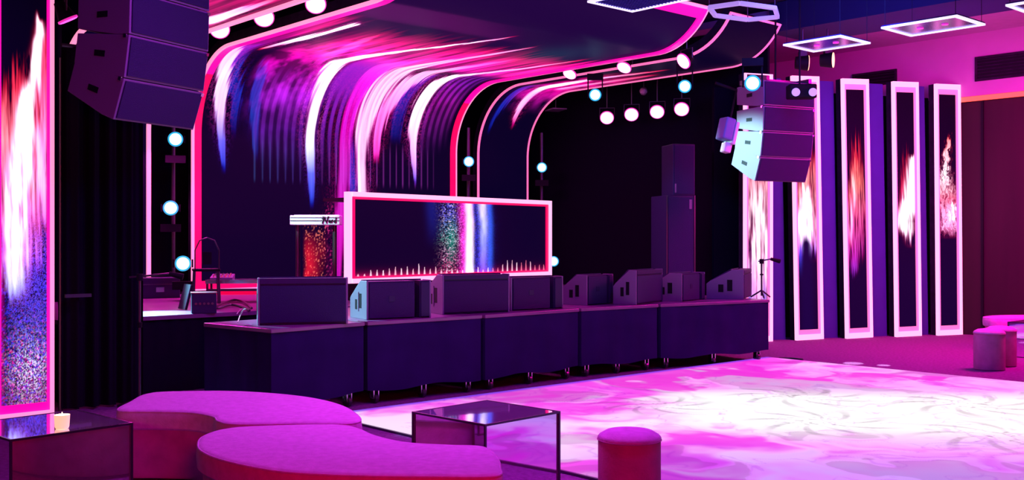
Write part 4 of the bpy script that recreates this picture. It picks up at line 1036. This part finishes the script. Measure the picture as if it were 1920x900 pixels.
# ================================================================ FOREGROUND SEATING
def smooth_loop(pts, k=8):
    P = [Vector((*p, 0)) for p in pts]; n = len(P); out = []
    for i in range(n):
        p0, p1, p2, p3 = P[i-1], P[i], P[(i+1)%n], P[(i+2)%n]
        for j in range(k):
            t_ = j/k
            q = .5*((2*p1)+(-p0+p2)*t_+(2*p0-5*p1+4*p2-p3)*t_**2+(-p0+3*p1-3*p2+p3)*t_**3)
            out.append((q.x, q.y))
    return out
def offset(loop, d):
    n = len(loop); out = []
    area = sum(loop[i][0]*loop[(i+1)%n][1]-loop[(i+1)%n][0]*loop[i][1] for i in range(n))
    sg = 1 if area > 0 else -1
    for i in range(n):
        a, b_ = Vector(loop[i-1]), Vector(loop[(i+1)%n]); t_ = (b_-a).normalized()
        out.append((loop[i][0]-sg*t_.y*d, loop[i][1]+sg*t_.x*d))
    return out
def layered(loop, layers):      # layers: (inset, z)
    mb = MB(); n = len(loop); vs = []
    for ins, z in layers:
        vs += [(x, y, z) for x, y in offset(loop, ins)]
    m = len(layers)
    area = sum(loop[i][0]*loop[(i+1)%n][1]-loop[(i+1)%n][0]*loop[i][1] for i in range(n))
    fs = [(j*n+i, j*n+(i+1)%n, (j+1)*n+(i+1)%n, (j+1)*n+i) for j in range(m-1) for i in range(n)]
    fs += [tuple(range(n))[::-1], tuple(range((m-1)*n, m*n))]
    if area < 0: fs = [f[::-1] for f in fs]
    return mb.add(vs, fs)
def bench(label, pts, H=.45, cush=.125, group=None):
    loop = smooth_loop(pts)
    cx = sum(p[0] for p in loop)/len(loop); cy = sum(p[1] for p in loop)/len(loop)
    loop = [(x-cx, y-cy) for x, y in loop]
    t = thing('curved_bench', label, 'bench', (cx, cy, 0), 0, group)
    layered(loop, [(.012,H-cush), (0,H-cush+.012), (-.004,H-cush*.5), (0,H-.02), (.012,H-.005), (.035,H)]).build('seat_cushion', VELVET, t, smooth=True)
    layered(loop, [(.04,.02), (.03,.04), (.03,H-cush)]).build('base', VELB, t, smooth=True)
    lp = offset(loop, .006)
    MB().path([(x,y,H-.012) for x, y in lp], .006, 6, closed=True).build('piping', VELVET, t, smooth=True)
    return t
bench('curved velvet bench farther from the camera, with the concave front', [(-2.45,6.46), (-2.50,6.80), (-2.50,7.18), (-2.2,7.27), (-1.85,7.25), (-1.42,7.04), (-1.10,6.68), (-.90,6.2), (-.93,6.0), (-1.2,6.0), (-1.58,5.98), (-1.72,6.08), (-1.80,6.24), (-1.97,6.38), (-2.2,6.42)], group='curved velvet benches')
bench('curved velvet bench nearest the camera, its narrow arm reaching towards the mirrored cube', [(-1.63,5.38), (-1.67,5.62), (-1.58,5.85), (-1.25,5.945), (-.98,5.95), (-.86,5.84), (-.73,5.62), (-.55,5.44), (-.32,5.37), (-.15,5.33), (-.075,5.12), (-.05,4.85), (-.075,4.66), (-.38,4.65), (-.77,4.68), (-1.07,4.76), (-1.36,4.97), (-1.54,5.18)], group='curved velvet benches')

def cube_table(label, c, ang, S, H=.45):
    t = thing('mirror_cube_table', label, 'table', (*c, 0), ang, 'mirrored cube tables')
    e = .012
    MB().box(e,S-e,e,S-e,.01,H-e).build('mirror_box', MIRROR, t)
    f = MB()
    for x in (0, S-e):
        for y in (0, S-e): f.box(x, x+e, y, y+e, 0, H-e)
    f.build('corner_strip', EDGE, t)
    g = MB().box(0,S,0,e,H-e,H).box(0,S,S-e,S,H-e,H).box(0,e,e,S-e,H-e,H).box(S-e,S,e,S-e,H-e,H)
    g.build('top_edge', EDGE, t)
    MB().box(e,S-e,e,S-e,H-e,H-.002).build('mirror_top', MIRROR, t)
    return t
cube_table('mirrored cube table between the near bench and the dance floor', (-.152,5.918), math.degrees(math.atan2(.48,.467)), .645)
cube_table('mirrored cube table at the lower left corner, holding the candle', (-2.64,5.47), math.degrees(math.atan2(.53,.475)), .69)
# candle
t = thing('candle_holder', 'small glowing candle in a glass on the left mirrored table', 'candle', (at(109,5.75), 5.80, .451))
MB().lathe([(.034,0),(.038,.01),(.042,.075),(.038,.075),(.035,.012),(.001,.010)], 24).build('glass', GLASS, t, smooth=True)
MB().lathe([(.001,.012),(.034,.012),(.034,.05),(.001,.052)], 20).build('wax', FLAME, t)
MB().lathe([(.001,.052),(.008,.06),(.006,.075),(.001,.09)], 10).build('flame', FLAME, t, smooth=True)
lamp('candle_light', 'POINT', (at(109,5.75), 5.80, .56), (0,0,0), (1,.5,.25), .8, .02)

def stool(label, c, r=.17, H=.47):
    t = thing('round_pouf', label, 'stool', (*c, 0), 0, 'round velvet poufs')
    MB().lathe([(r-.01,0),(r,.01),(r,H-.06),(r-.003,H-.052)], 48).build('body', VELB, t, smooth=True)
    MB().lathe([(r-.003,H-.052),(r+.002,H-.048),(r+.002,H-.038),(r-.008,H-.026),(r*.75,H-.006),(r*.4,H+.004),(.002,H+.006)], 48).build('cushion', VELVET, t, smooth=True)
    q = [((r+.002)*math.cos(a*math.pi/24), (r+.002)*math.sin(a*math.pi/24), H-.051) for a in range(48)]
    MB().path(q, .004, 6, closed=True).build('piping', VELB, t, smooth=True)
    return t
stool('round velvet pouf in the foreground beside the dance floor', (at(1180,5.65), 5.65))
stool('round velvet pouf at the far right, brighter pink, in front of its twin', (at(1855,12.05), 12.05))
stool('darker round velvet pouf behind the pink one at the far right', (5.84, 12.42), .17)
cube_table('small mirrored table behind the two far poufs at the right edge', (6.78, 12.9), 42, .62)
bench('low curved velvet bench far right against the dark red wall', [(6.48,14.0), (6.5,14.35), (6.9,14.6), (7.6,14.6), (8.0,14.2), (7.9,13.9), (7.4,14.05), (6.9,13.95)], group=None)
